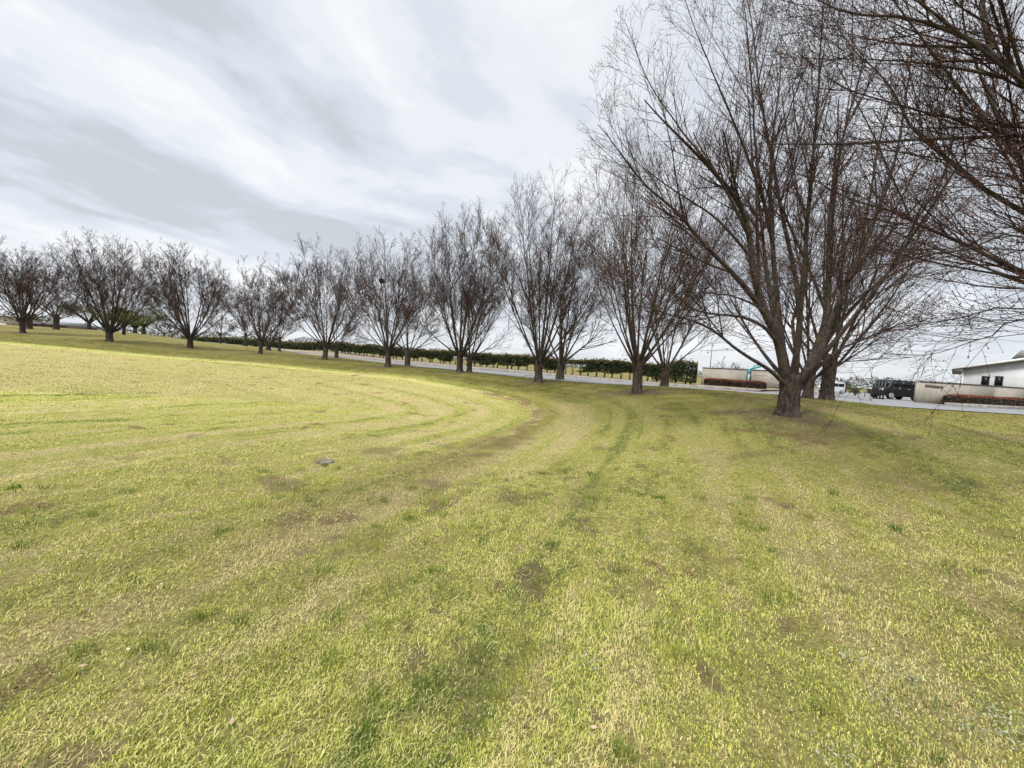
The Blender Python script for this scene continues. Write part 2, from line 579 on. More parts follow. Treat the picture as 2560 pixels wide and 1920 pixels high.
def bark_mat(name, c0, c1, moss=0.0):
    m, nt, b = new_mat(name, 0.9, 0.1)
    tc = N(nt, 'ShaderNodeTexCoord').outputs['Object']
    mp = N(nt, 'ShaderNodeMapping')
    mp.inputs['Scale'].default_value = (1, 1, 0.35)
    L(nt, tc, mp.inputs[0])
    n = noise(nt, mp.outputs[0], 16.0, 6.0, 0.7)
    n2 = noise(nt, tc, 1.6, 4.0, 0.6)
    c = mix_col(nt, map_range(nt, n, 0.32, 0.66), c0, c1)
    c = mix_col(nt, map_range(nt, n2, 0.48, 0.72, 0, 0.6), c, (0.082, 0.078, 0.070))
    if moss:
        c = mix_col(nt, map_range(nt, noise(nt, tc, 5.0, 5, .7), 0.56, 0.68, 0, moss), c, (0.10, 0.10, 0.045))
    L(nt, c, b.inputs['Base Color'])
    bp = N(nt, 'ShaderNodeBump')
    bp.inputs['Strength'].default_value = 0.9
    bp.inputs['Distance'].default_value = 0.03
    L(nt, n, bp.inputs['Height'])
    L(nt, bp.outputs[0], b.inputs['Normal'])
    return m


M_BARK = bark_mat('bark', (0.020, 0.015, 0.013), (0.090, 0.071, 0.061), 0.5)
M_TWIG = bark_mat('twig_bark', (0.028, 0.016, 0.014), (0.070, 0.041, 0.034))
M_BUD = simple('bud_scales', (0.140, 0.075, 0.058), 0.8, 0.1, 0.4, 3.0)
M_ASPHALT = simple('asphalt', (0.165, 0.167, 0.172), 0.8, 0.3, 0.12, 3.0, 0.3, 60)
M_CONC = simple('kerb_concrete', (0.22, 0.205, 0.185), 0.9, 0.15, 0.3, 4.0, 0.3, 30)
M_VERGE = simple('verge_earth', (0.20, 0.165, 0.12), 0.95, 0.1, 0.3, 2.5, 0.5, 30)
M_WALL = simple('rendered_wall', (0.285, 0.262, 0.228), 0.9, 0.1, 0.10, 2.0, 0.25, 60)
M_COPING = simple('wall_coping', (0.09, 0.085, 0.08), 0.85, 0.2, 0.2, 6.0)
M_WHITE = simple('white_paint', (0.56, 0.58, 0.60), 0.7, 0.25, 0.07, 1.5)
M_FASCIA = simple('fascia_paint', (0.62, 0.63, 0.64), 0.6, 0.3, 0.06, 4.0)
M_ROOF = simple('roof_sheet', (0.12, 0.12, 0.125), 0.6, 0.3, 0.15, 5.0)
M_GREY = simple('grey_plaster', (0.21, 0.21, 0.20), 0.85, 0.2, 0.2, 3.0)
M_BLACK = simple('black_paint', (0.012, 0.012, 0.016), 0.35, 0.4, 0.2, 3.0)
M_GLASS = simple('dark_glass', (0.006, 0.007, 0.010), 0.35, 0.2, 0.1, 3.0)
M_SILVER = simple('silver_metal', (0.50, 0.50, 0.51), 0.35, 0.5, 0.1, 8.0, metal=0.6)
M_RUBBER = simple('tyre_rubber', (0.018, 0.018, 0.018), 0.85, 0.2, 0.2, 10)
M_TEAL = simple('teal_paint', (0.015, 0.20, 0.21), 0.55, 0.3, 0.25, 6)
M_PALEPANEL = simple('pale_panel', (0.50, 0.56, 0.52), 0.6, 0.3, 0.1, 5)
M_LETTER = simple('dark_lettering', (0.02, 0.022, 0.03), 0.5, 0.3, 0.2, 10)
M_CREAM = simple('cream_cladding', (0.42, 0.38, 0.30), 0.85, 0.2, 0.1, 2)
M_BRICK = simple('brick_wall', (0.20, 0.135, 0.115), 0.9, 0.1, 0.2, 5)
M_BLUEROOF = simple('blue_roof', (0.05, 0.075, 0.11), 0.6, 0.3, 0.15, 3)
M_STEEL = simple('grey_steel', (0.16, 0.165, 0.17), 0.5, 0.4, 0.1, 6)


def leaf_mat(name, ca, cb, top=None):
    m, nt, b = new_mat(name, 0.6, 0.25)
    r = N(nt, 'ShaderNodeAttribute', attribute_name='rnd').outputs['Fac']
    c = mix_col(nt, r, ca, cb)
    if top:
        h = N(nt, 'ShaderNodeAttribute', attribute_name='new_growth').outputs['Fac']
        c = mix_col(nt, h, c, top)
    L(nt, c, b.inputs['Base Color'])
    return m


M_HEDGE = leaf_mat('hedge_leaves', (0.012, 0.022, 0.008), (0.036, 0.048, 0.013), (0.140, 0.118, 0.032))
M_REDHEDGE = leaf_mat('red_hedge_leaves', (0.020, 0.014, 0.010), (0.045, 0.030, 0.016), (0.225, 0.060, 0.030))
M_EVERGREEN = leaf_mat('evergreen_leaves', (0.050, 0.068, 0.014), (0.115, 0.120, 0.030))
M_DARKBUSH = leaf_mat('dark_bush_leaves', (0.024, 0.040, 0.018), (0.055, 0.075, 0.030))

# ------------------------------------------------------------------ ground sheet
rng = np.random.default_rng(11)


def build_ground():
    na, nr = 420, 330
    rad = np.concatenate([[0.0], 0.35 * (4000 / 0.35) ** (np.arange(nr - 1) / (nr - 2))])
    ang = np.arange(na) * 2 * math.pi / na
    X = (rad[:, None] * np.sin(ang)[None]).ravel()
    Y = (rad[:, None] * np.cos(ang)[None]).ravel()
    U, S = mow_us(X, Y)
    Z = gz(X, Y) + micro(X, Y) + relief(U, S, np.hypot(X, Y)) - 0.01
    idx = np.arange(nr * na).reshape(nr, na)
    a, b = idx[:-1], idx[1:]
    Q = np.stack([a, b, np.roll(b, -1, 1), np.roll(a, -1, 1)], -1).reshape(-1, 4)[:, ::-1]
    o = mesh_obj('ground', np.stack([X, Y, Z], 1), [Q], M_SOIL, smooth=True, attrs={'mow_u': U, 'mow_s': S, 'cover': np.clip(1.25 - np.hypot(X, Y) / 13, 0, 1), 'dirt': np.maximum(dirt_at(X, Y), bare_at(X, Y) * np.clip(1.0 - np.hypot(X, Y) / 14, .1, .75))})
    tag(o, 'mown dry lawn sloping up to the tree row', 'ground', kind='structure')


build_ground()

# ------------------------------------------------------------------ road, kerb, verge
NE = np.array([at(*p)[:2] for p in NEAR_EDGE])
HG = np.array([at(*p)[:2] for p in HEDGE])
NEc = catmull(np.vstack([[NE[0] + (NE[0] - NE[1]) * 2.5], NE, [[60, 26]], [[140, 34]]]), 12)


def resample(P, n):
    d = np.concatenate([[0], np.cumsum(np.linalg.norm(np.diff(P, axis=0), axis=1))])
    t = np.linspace(0, d[-1], n)
    return np.stack([np.interp(t, d, P[:, k]) for k in range(P.shape[1])], 1)


HGc = catmull(np.vstack([[HG[0] + (HG[0] - HG[1]) * 1.3], HG]), 12)
_t = (HG[-1] - HG[-2]) / np.linalg.norm(HG[-1] - HG[-2])
WALL_L = [at(1752, 966, 34.5), at(1862, 972, 33.5), at(1876, 972, 33.0), at(1995, 983, 30.5)]
WALL_R = [at(2287, 1008, 28.0), at(2475, 1015, 30.3), at(2556, 1019, 31.5)]


def offset(P, d):
    t = np.gradient(P, axis=0)
    t /= np.linalg.norm(t, axis=1, keepdims=True)
    return P + np.stack([t[:, 1], -t[:, 0]], 1) * d


def sheet(name, A, B, mat, dz, m=6, label=None, cat='road', n=220):
    A, B = resample(A, n), resample(B, n)
    t = np.linspace(0, 1, m)
    P = A[:, None, :] * (1 - t)[None, :, None] + B[:, None, :] * t[None, :, None]
    P = P.reshape(-1, 2)
    V = np.column_stack([P, gz(P[:, 0], P[:, 1]) + dz])
    idx = np.arange(n * m).reshape(n, m)
    Q = np.stack([idx[:-1, :-1], idx[1:, :-1], idx[1:, 1:], idx[:-1, 1:]], -1).reshape(-1, 4)
    o = mesh_obj(name, V, [Q], mat, smooth=True)
    tag(o, label, cat, kind='structure')
    return o


KERB_PX = [(500, 859.5, 96), (560, 866, 74), (689, 878.5, 53), (800, 889, 46), (1003, 907.5, 39.2), (1200, 924.5, 34.2), (1431, 945, 30), (1577, 958, 27.6), (1780, 975, 26.2), (1900, 985, 26)]
kerb_line = catmull(np.vstack([[HG[0] * 2.1], np.array([at(*p)[:2] for p in KERB_PX])]), 10)
far_side = np.vstack([kerb_line, [at(2010, 992, 27.5)[:2]], [at(2300, 1011, 27.3)[:2]], [at(2556, 1024, 30.0)[:2]], [[75, 38]], [[150, 48]]])
sheet('road', NEc, far_side, M_ASPHALT, 0.03, 8, 'pale grey asphalt road along the hedge', 'road')
sheet('driveway', np.array([at(2000, 990, 27.4)[:2], at(2285, 1010, 27.3)[:2]]), np.array([at(1990, 985, 75)[:2], at(2275, 985, 75)[:2]]), M_ASPHALT,
      0.036, 8, 'grey paved drive running through the gate opening', 'driveway', n=60)


def kerb(name, P, w, h, mat, label):
    P = resample(P, 160)
    Q2 = offset(P, -w)
    Vs = []
    for line, z in ((P, -0.1), (P, h), (Q2, h), (Q2, -0.1)):
        Vs.append(np.column_stack([line, gz(line[:, 0], line[:, 1]) + z]))
    V = np.stack(Vs, 1).reshape(-1, 3)
    idx = np.arange(len(P) * 4).reshape(-1, 4)
    a, b = idx[:-1], idx[1:]
    Q = np.stack([a, b, np.roll(b, -1, 1), np.roll(a, -1, 1)], -1).reshape(-1, 4)
    o = mesh_obj(name, V, [Q, idx[:1], idx[-1:, ::-1]], mat)
    tag(o, label, 'kerb', kind='structure')


kerb('kerb', kerb_line, 0.22, 0.17, M_CONC, 'worn concrete kerb along the far side of the road')
sheet('verge', offset(kerb_line, -0.22), np.vstack([offset(HGc, -2.0), WALL_L[3][None, :2] + [0.0, 0.5]]), M_VERGE, 0.14, 5, 'bare earth verge under the hedge', 'verge')

# ------------------------------------------------------------------ bare trees


def bez(a, c, b, K):
    t = np.linspace(0, 1, K)[None, :, None]
    return a[:, None] * (1 - t) ** 2 + 2 * c[:, None] * t * (1 - t) + b[:, None] * t ** 2


def rot_rand(T, ang, r, up=0.0):
    """Directions turned away from T by ang around a random side."""
    ax = r.normal(size=T.shape)
    ax[:, 2] += up
    s = ax - (ax * T).sum(1, keepdims=True) * T
    s /= np.linalg.norm(s, axis=1, keepdims=True) + 1e-9
    return T * np.cos(ang)[:, None] + s * np.sin(ang)[:, None]


def grow(p, d, ln, K, wob, trop, r):
    n = len(p)
    P = np.empty((n, K, 3))
    P[:, 0] = p
    st = (ln / (K - 1))[:, None]
    for k in range(1, K):
        d = d + r.normal(size=(n, 3)) * wob
        d[:, 2] += trop
        d /= np.linalg.norm(d, axis=1, keepdims=True) + 1e-9
        P[:, k] = P[:, k - 1] + d * st
    return P


def children(sets, per, t0, t1, a0, a1, l0, l1, rr, rmax, rmin, K, wob, trop, r, up=0.3, lenfall=0.5, per_len=None, env=None):
    """Side branches of every polyline in sets [(P,R)]."""
    Ps, Ds, Ls, Rs = [], [], [], []
    for P, R in sets:
        n, k = P.shape[:2]
        LL = np.linalg.norm(np.diff(P, axis=1), axis=2).sum(1)
        cnt = np.full(n, per) if per_len is None else np.maximum(2, (LL * per_len + r.random(n)).astype(int))
        own = np.repeat(np.arange(n), cnt)
        t = t0 + (t1 - t0) * r.random(len(own)) ** 0.8
        f = t * (k - 1)
        i = np.minimum(f.astype(int), k - 2)
        w = (f - i)[:, None]
        p = P[own, i] * (1 - w) + P[own, i + 1] * w
        T = P[own, i + 1] - P[own, i]
        T /= np.linalg.norm(T, axis=1, keepdims=True) + 1e-9
        rad = R[own, i] * (1 - w[:, 0]) + R[own, i + 1] * w[:, 0]
        Ps.append(p)
        Ds.append(rot_rand(T, np.radians(a0 + (a1 - a0) * r.random(len(own))), r, up))
        Ls.append((l0 + (l1 - l0) * r.random(len(own)) ** 1.3) * (1 - lenfall * t))
        Rs.append(np.clip(rad * rr, rmin, rmax))
    p, d, ln, rb = np.concatenate(Ps), np.concatenate(Ds), np.concatenate(Ls), np.concatenate(Rs)
    if env is not None:                     # stop at the rounded outline of the crown
        c, e = env
        q, v = (p - c) / e, d / e
        A, B, C = (v * v).sum(1), (q * v).sum(1), (q * q).sum(1) - 1
        disc = B * B - A * C
        t = np.where(disc > 0, (-B + np.sqrt(np.maximum(disc, 0))) / A, 0)
        ln = np.minimum(ln, np.maximum(t, 0) * (0.72 + 0.42 * r.random(len(t))) + 0.05 + 0.09 * r.random(len(t)))
    P = grow(p, d, ln, K, wob, trop, r)
    R = rb[:, None] * (1 - np.linspace(0, 1, K) ** 1.2 * 0.55)[None]
    R = np.maximum(R, rmin * 0.7)
    return P, R


def merge(parts):
    V, Q, n = [], [], 0
    for v, q in parts:
        V.append(v); Q.append(q + n); n += len(v)
    return np.concatenate(V), np.concatenate(Q)


def bud_mesh(P, D, size, r):
    """Little pointed buds: octahedra along direction D."""
    n = len(P)
    D = D / (np.linalg.norm(D, axis=1, keepdims=True) + 1e-9)
    a = np.cross(D, r.normal(size=(n, 3)))
    a /= np.linalg.norm(a, axis=1, keepdims=True) + 1e-9
    b = np.cross(D, a)
    s = size[:, None]
    V = np.stack([P - D * s * .3, P + a * s * .5, P + b * s * .5, P - a * s * .5, P - b * s * .5, P + D * s * 1.6], 1).reshape(-1, 3)
    base = (np.arange(n) * 6)[:, None]
    tri = np.array([(0, 2, 1), (0, 3, 2), (0, 4, 3), (0, 1, 4), (5, 1, 2), (5, 2, 3), (5, 3, 4), (5, 4, 1)])
    return V, (base[:, :, None] + tri[None]).reshape(-1, 3)


def trunk_tube(base, fork, r0, r, lean):
    """Flared trunk from below ground to the fork, with buttressed roots."""
    K, S = 14, 18
    zs = np.array([-0.35, -0.05, 0.02, 0.07, 0.14, 0.24, 0.36, 0.5, 0.64, 0.78, 0.9, 1.0, 1.1, 1.2])
    h = fork
    P = np.stack([lean[0] * np.clip(zs, 0, 2) * h, lean[1] * np.clip(zs, 0, 2) * h, zs * h], 1)
    fl = 1 + 0.34 * np.exp(-np.clip(zs, 0, 2) * h / 0.12) + 0.06 * np.exp(-((zs - 1.02) / .22) ** 2) - 0.35 * np.clip((zs - 1.08) / .12, 0, 1)
    ang = np.arange(S) * 2 * math.pi / S
    ph = r.random(4) * 6.28
    V = np.empty((K, S, 3))
    for k in range(K):
        lob = 1 + 0.10 * np.sin(3 * ang + ph[0]) + 0.07 * np.sin(5 * ang + ph[1] + zs[k]) + 0.05 * np.sin(8 * ang + ph[2]) * (1.5 - min(1, zs[k] + .4))
        lob *= 1 + 0.03 * r.normal(size=S)
        V[k, :, 0] = P[k, 0] + np.cos(ang) * r0 * fl[k] * lob
        V[k, :, 1] = P[k, 1] + np.sin(ang) * r0 * fl[k] * lob
        V[k, :, 2] = P[k, 2]
    idx = np.arange(K * S).reshape(K, S)
    a, b = idx[:-1], idx[1:]
    Q = np.stack([a, np.roll(a, -1, 1), np.roll(b, -1, 1), b], -1).reshape(-1, 4)
    V = V.reshape(-1, 3)
    return V, Q, P[-3]


def make_tree(loc, H, spread, seed, label, group, dist, r0=0.19, fork=1.1, nlimb=9, det=1.0, limbs=None, rmin=None, shoots=0, lean=(0, 0), low=0.4,
              name='bare_tree', asym=(0, 0), n1=5, dl2=1.0, env_=None):
    """loc: ground point. limbs: extra hand-laid limbs [(points (k,3) in world space, base radius)]."""
    r = np.random.default_rng(seed)
    loc = np.array([loc[0], loc[1], g1(loc[0], loc[1])])
    root = empty(name, loc)
    tag(root, label, 'tree', group)
    rm = rmin or max(0.0022, dist * 0.00022)
    tv, tq, ftop = trunk_tube(loc, fork, r0, r, lean)
    K = 16
    LS = []
    if nlimb:
        f = np.sqrt((np.arange(nlimb) + 0.35 + 0.3 * r.random(nlimb)) / nlimb)
        az = np.arange(nlimb) * 2.399 + r.random() * 6.28 + r.normal(size=nlimb) * 0.25
        rho = spread * f ** 0.85
        zt = fork + (H - fork) * np.sqrt(np.clip(1 - (0.92 * f) ** 2, 0.05, 1)) * (0.84 + 0.1 * r.random(nlimb))
        nl = max(1, int(nlimb * 0.22))
        zt[-nl:] = fork + (H - fork) * (low + 0.22 * r.random(nl))
        st = np.stack([ftop[0] + np.cos(az) * r0 * .35, ftop[1] + np.sin(az) * r0 * .35, ftop[2] - (0.02 + 0.22 * r.random(nlimb)) * fork], 1)
        en = np.stack([np.cos(az) * rho + asym[0] * spread, np.sin(az) * rho + asym[1] * spread, zt], 1)
        ct = np.stack([np.cos(az) * rho * 0.62, np.sin(az) * rho * 0.62, fork + (zt - fork) * 0.40], 1)
        P = bez(st, ct, en, K)
        wob = np.cumsum(r.normal(size=(nlimb, K, 3)) * 0.022, axis=1) * np.linspace(0, 1, K)[None, :, None]
        P = P + wob
        rb = r0 * (0.43 - 0.13 * f) * (0.85 + 0.3 * r.random(nlimb))
        R = rb[:, None] * (1 - np.linspace(0, 1, K)[None] ** 0.62 * 0.94)
        LS.append((P, np.maximum(R, rm * 1.3)))
    for pts, rb in (limbs or []):
        q = catmull(np.asarray(pts, float) - loc, 6)
        q = resample(q, 22)
        q = q + np.cumsum(r.normal(size=q.shape) * 0.008, axis=0) * np.linspace(0, 1, 22)[:, None]
        R = rb * (1 - np.linspace(0, 1, 22) ** 0.7 * 0.92)
        LS.append((q[None], np.maximum(R, rm * 1.3)[None]))
    sc_ = H / 9.0
    tw = min(1.0, 0.45 + 0.6 * sc_)
    big = [q for q in LS if q[1].max() > 0.04] or LS
    env = None
    if env_ is not False:
        es, eh = env_ or (spread * 1.12, H)
        env = (np.array([asym[0] * spread * .6, asym[1] * spread * .6, fork + (eh - fork) * .42]), np.array([es, es, (eh - fork) * .60]))
    L1 = children(big, n1, 0.16, 0.72, 16, 38, 1.8 * sc_, 4.0 * sc_, 0.56, 0.042, rm * 1.7, 10, 0.035, 0.02, r, 0.1, 0.5, env=env)
    L2 = children(LS, None, 0.30, 0.99, 18, 46, 0.7 * sc_, 2.0 * sc_, 0.42, 0.013, rm * 1.35, 7, 0.05, 0.03, r, 0.2, 0.26, per_len=4.4 * det * dl2, env=env)
    L2b = children([L1], None, 0.18, 0.99, 18, 46, 0.6 * sc_, 1.8 * sc_, 0.45, 0.011, rm * 1.35, 7, 0.05, 0.03, r, 0.2, 0.26, per_len=4.2 * det * dl2, env=env)
    L2 = (np.concatenate([L2[0], L2b[0]]), np.concatenate([L2[1], L2b[1]]))
    L3 = children([L2], None, 0.10, 0.99, 20, 50, 0.24 * tw, 0.80 * tw, 0.55, 0.007, rm * 1.05, 5, 0.06, 0.035, r, 0.3, 0.35, per_len=6.6 * det / tw, env=env)
    det4 = det > 0.75
    L4 = children([L3], None, 0.15, 0.95, 26, 58, 0.08, 0.28, 0.7, 0.006, rm, 3, 0.08, 0.03, r, 0.25, 0.3, per_len=5.0 * det, env=env) if det4 else None
    tr = [(tv, tq)]
    for P, R in LS: tr.append(tubes(P, R, 8))
    tr.append(tubes(L1[0], L1[1], 6))
    V, Q = merge(tr)
    mesh_obj('trunk', V, [Q], M_BARK, root, smooth=True)
    cr = [tubes(L2[0], L2[1], 4), tubes(L3[0], L3[1], 3)]
    tips = [L3[0]]
    if det4:
        cr.append(tubes(L4[0], L4[1], 3))
        tips.append(L4[0])
    if shoots:
        n = shoots
        p = np.stack([r.normal(size=n) * r0 * .8, r.normal(size=n) * r0 * .8, fork * (0.65 + 0.9 * r.random(n))], 1)
        d = np.stack([r.normal(size=n), r.normal(size=n), r.normal(size=n) * .35], 1)
        d /= np.linalg.norm(d, axis=1, keepdims=True)
        P = grow(p, d, 0.3 + 0.6 * r.random(n), 5, 0.12, 0.02, r)
        cr.append(tubes(P, np.full((n, 5), rm * 1.1), 3))
        L5 = children([(P, np.full((n, 5), rm))], 5, 0.2, 1, 25, 60, 0.08, 0.3, 0.8, 0.005, rm, 3, 0.1, 0.0, r)
        cr.append(tubes(L5[0], L5[1], 3))
        tips.append(P); tips.append(L5[0]); tips.append(L5[0])
    CV, CQ = merge(cr)
    bp, bd = [], []
    for P in tips:
        k = P.shape[1]
        bp.append(P[:, -1]); bd.append(P[:, -1] - P[:, -2])
        for j in range(1, k - 1):
            sel = r.random(len(P)) < 0.55
            bp.append(P[sel, j]); bd.append((P[sel, j] - P[sel, j - 1]) + r.normal(size=(sel.sum(), 3)) * 0.06)
    bp, bd = np.concatenate(bp), np.concatenate(bd)
    keep = r.random(len(bp)) < min(1.0, 0.9 if dist < 16 else 0.55)
    bp, bd = bp[keep], bd[keep]
    size = (0.007 + 0.009 * r.random(len(bp)) ** 2) * max(1.0, dist / 16.0)
    V, T = bud_mesh(bp, bd, size, r)
    mesh_obj('crown', np.concatenate([CV, V]), [CQ, T + len(CV)], [M_TWIG, M_BUD], root, midx=np.repeat([0, 1], [len(CQ), len(T)]))
    return root


G1 = 'bare trees lining the bank'
ROWG = 'bare trees standing by the road behind the bank'


def zx(zx_, zy_):          # zoom pixels of the 1500..2100 crop -> photo pixels
    return 1500 + zx_ * 0.5186, 200 + zy_ * 0.5186


def limb_px(pts, Y0, Y1, zoom=False, start=None):
    n = len(pts)
    out = [] if start is None else list(start)
    for i, p in enumerate(pts):
        x, y = zx(*p) if zoom else p
        out.append(at(x, y, Y0 + (Y1 - Y0) * (i / (n - 1)) ** 1.2))
    return np.array(out)


T10 = [
    (limb_px([(905, 1490), (880, 1340), (850, 1230), (795, 1120), (755, 1000), (725, 850), (705, 700), (650, 580), (560, 470), (440, 350), (330, 240), (200, 90)], 8.5, 8.0, True), 0.135),
    (limb_px([(810, 1150), (770, 1090), (700, 1000), (620, 910), (540, 830), (470, 750), (400, 660), (330, 590), (250, 520), (150, 400), (60, 270), (5, 200)], 8.42, 7.6, True), 0.082),
    (limb_px([(900, 1450), (880, 1300), (865, 1150), (850, 1000), (840, 850), (830, 700), (825, 560), (830, 400), (850, 200), (870, 20), (880, -150)], 8.55, 9.3, True), 0.10),
    (limb_px([(905, 1480), (820, 1400), (740, 1350), (650, 1290), (560, 1220), (470, 1170), (390, 1145), (300, 1115), (200, 1085), (100, 1078), (0, 1065)], 8.45, 7.9, True), 0.062),
    (limb_px([(850, 1260), (790, 1190), (700, 1148), (640, 1135), (540, 1125), (430, 1095), (320, 1020), (250, 960)], 8.4, 7.7, True), 0.055),
    (limb_px([(790, 1120), (740, 1080), (640, 1040), (560, 1030), (450, 1025), (330, 1010)], 8.35, 7.4, True), 0.036),
    (limb_px([(925, 1460), (955, 1370), (935, 1250), (930, 1150), (985, 1000), (1000, 850), (960, 690), (940, 500), (920, 300)], 8.6, 10.3, True), 0.06),
    (limb_px([(945, 1490), (1005, 1390), (1050, 1280), (1085, 1180), (1100, 1050), (1105, 900), (1110, 700), (1130, 500), (1150, 300), (1160, 100)], 8.5, 9.0, True), 0.125),
    (limb_px([(2000, 970), (2048, 885), (2082, 790), (2120, 700), (2160, 620), (2200, 520), (2240, 400), (2270, 250), (2290, 90)], 8.5, 8.0), 0.095),
    (limb_px([(2005, 965), (2062, 860), (2132, 770), (2210, 690), (2290, 620), (2370, 550), (2440, 470)], 8.5, 9.5), 0.075),
    (limb_px([(1985, 975), (1992, 880), (2002, 760), (2012, 640), (2022, 500), (2040, 300), (2052, 100), (2060, -80)], 8.45, 7.3), 0.085),
    (limb_px([(1975, 960), (2000, 830), (1990, 700), (1960, 560), (1930, 400), (1900, 250), (1880, 80), (1850, -60)], 8.7, 10.5), 0.085),
    (limb_px([(1869, 585), (1800, 450), (1700, 320), (1615, 185), (1560, 50)], 8.2, 7.6), 0.04),
    (limb_px([(1876, 641), (1790, 545), (1675, 465), (1595, 400), (1525, 300)], 8.27, 8.6), 0.04),
    (limb_px([(1931, 568), (1860, 370), (1790, 205), (1730, 60), (1690, -70)], 8.88, 8.8), 0.045),
    (limb_px([(2105, 730), (2200, 590), (2290, 430), (2360, 290), (2400, 180)], 8.5, 9.2), 0.045),
    (limb_px([(2085, 790), (2220, 690), (2340, 640), (2460, 600)], 8.5, 10.2), 0.04),
    (limb_px([(1934, 622), (1895, 420), (1880, 220), (1860, 30), (1840, -90)], 8.82, 7.8), 0.05),
    (limb_px([(2075, 600), (2100, 380), (2150, 180), (2190, 0), (2210, -90)], 8.9, 9.6), 0.05),
    (limb_px([(2000, 965), (2090, 880), (2180, 840), (2270, 800), (2350, 770)], 8.6, 10.5), 0.05),
]
t10 = at(1970, 1035, 8.5)
make_tree(t10, 9.4, 3.6, 101, 'largest bare tree, wide pale trunk splitting low into many upright limbs', G1, 8.5, r0=0.195, fork=0.78, nlimb=3, det=1.0,
          limbs=[(q, rb * (0.86 if k else .95)) for k, (q, rb) in enumerate(T10)], shoots=26, n1=3, dl2=0.95, env_=(5.2, 10.4))

t11 = (7.4, 3.5)
FK = np.array([7.4, 3.5, g1(7.4, 3.5) + 1.0])


def st11(*mid):
    return [FK] + [np.array(m) for m in mid]


T11 = [
    (limb_px([(2560, 215), (2500, 150), (2420, 100), (2330, 62), (2280, 47), (2200, 40), (2110, 38), (2030, -5)], 4.1, 4.9, start=st11((6.6, 3.75, 3.2))), 0.10),
    (limb_px([(2480, 125), (2462, 60), (2450, -20), (2440, -90)], 4.2, 4.5), 0.03),
    (limb_px([(2535, 185), (2505, 90), (2470, 0), (2440, -70)], 4.15, 3.7), 0.034),
    (limb_px([(2560, 535), (2512, 508), (2464, 478), (2431, 460), (2374, 410), (2341, 377), (2301, 341), (2283, 320), (2263, 290), (2238, 232), (2208, 187), (2163, 148), (2120, 102), (2090, 50)], 4.3, 5.4, start=st11((6.6, 3.8, 2.5))), 0.065),
    (limb_px([(2560, 674), (2497, 644), (2452, 620), (2407, 599), (2347, 575), (2280, 545), (2235, 520), (2193, 511), (2151, 499), (2111, 484), (2060, 455), (1990, 425), (1920, 380)], 4.4, 5.8, start=st11((6.6, 3.9, 2.3))), 0.058),
    (limb_px([(2560, 596), (2422, 626), (2331, 635), (2241, 659), (2181, 671), (2090, 683), (2000, 698), (1880, 715), (1780, 720)], 3.6, 5.0, start=st11((6.4, 3.4, 2.4))), 0.030),
    (limb_px([(2560, 569), (2482, 590), (2377, 623), (2271, 650), (2151, 674), (2040, 690)], 3.5, 4.6, start=st11((6.3, 3.4, 2.5))), 0.026),
    (limb_px([(2560, 771), (2452, 784), (2331, 804), (2241, 813), (2151, 831), (2000, 861), (1900, 872)], 3.5, 4.9, start=st11((6.3, 3.4, 2.1))), 0.026),
    (limb_px([(2560, 798), (2482, 834), (2400, 862), (2330, 884), (2260, 898), (2205, 906)], 3.9, 5.6, start=st11((6.3, 3.5, 1.9))), 0.024),
    (limb_px([(2560, 462), (2452, 456), (2301, 445), (2180, 420)], 3.7, 4.6, start=st11((6.4, 3.5, 2.9))), 0.028),
    (limb_px([(2512, 193), (2422, 175), (2301, 157), (2151, 145), (2030, 140)], 4.1, 4.9), 0.026),
    (limb_px([(2470, 117), (2316, 116), (2205, 102), (2150, 85), (2080, 60)], 4.2, 5.2), 0.022),
    (limb_px([(2560, 350), (2467, 326), (2431, 298), (2377, 286), (2265, 256), (2163, 226), (2105, 205), (2054, 172), (2000, 120)], 4.3, 5.5, start=st11((6.7, 3.8, 2.8))), 0.05),
]
make_tree(t11, 9.0, 4.0, 202, 'dark bare tree beyond the frame edge, its limbs hanging over the upper right corner', G1, 4.5, r0=0.24, fork=1.2, nlimb=6, det=0.85, limbs=[(q, rb * 0.78) for q, rb in T11], rmin=0.0020, n1=5, dl2=1.6, env_=False)

# front row, far to near: pixel, crown top pixel, crown half width in pixels
FRONT = [
    (57, 833, 36.0, 592, 118, 0.21, 1.2, 'bare tree at the far left end of the front row, dark dense crown', 0, 12, (0, 0)),
    (275, 853, 32.5, 578, 130, 0.25, 0.8, 'broad bare tree before the green leafy trees, trunk forked almost at the ground', 0, 13, (0, 0)),
    (475, 870, 33.5, 606, 112, 0.24, 0.9, 'bare tree standing where the hedge begins, next left of the smallest front tree', 0, 12, (.0, 0)),
    (651, 885, 32.0, 634, 102, 0.17, 1.1, 'smallest bare tree of the front row, with a dense reddish top', 8, 9, (0, 0)),
    (812, 898, 28.5, 588, 126, 0.20, 1.0, 'bare tree with an open crown parted by two long forks', 0, 9, (0, 0)),
    (970, 917, 24.9, 562, 124, 0.19, 1.1, 'bare tree with a dark nest in its crown', 10, 10, (0, 0)),
    (1148, 930, 21.3, 515, 138, 0.20, 1.0, 'bare tree with a skirt of pinkish shoots round its trunk, beside the nest tree', 40, 11, (0, 0)),
    (1346, 955, 17.6, 432, 172, 0.20, 1.0, 'bare tree two along from the nest tree, a thinner trunk close behind it', 46, 10, (0, 0)),
    (1592, 983, 13.4, 290, 235, 0.185, 1.15, 'tall bare tree next to the largest one, with a straight dark trunk', 20, 11, (0, 0)),
]
front_loc = []
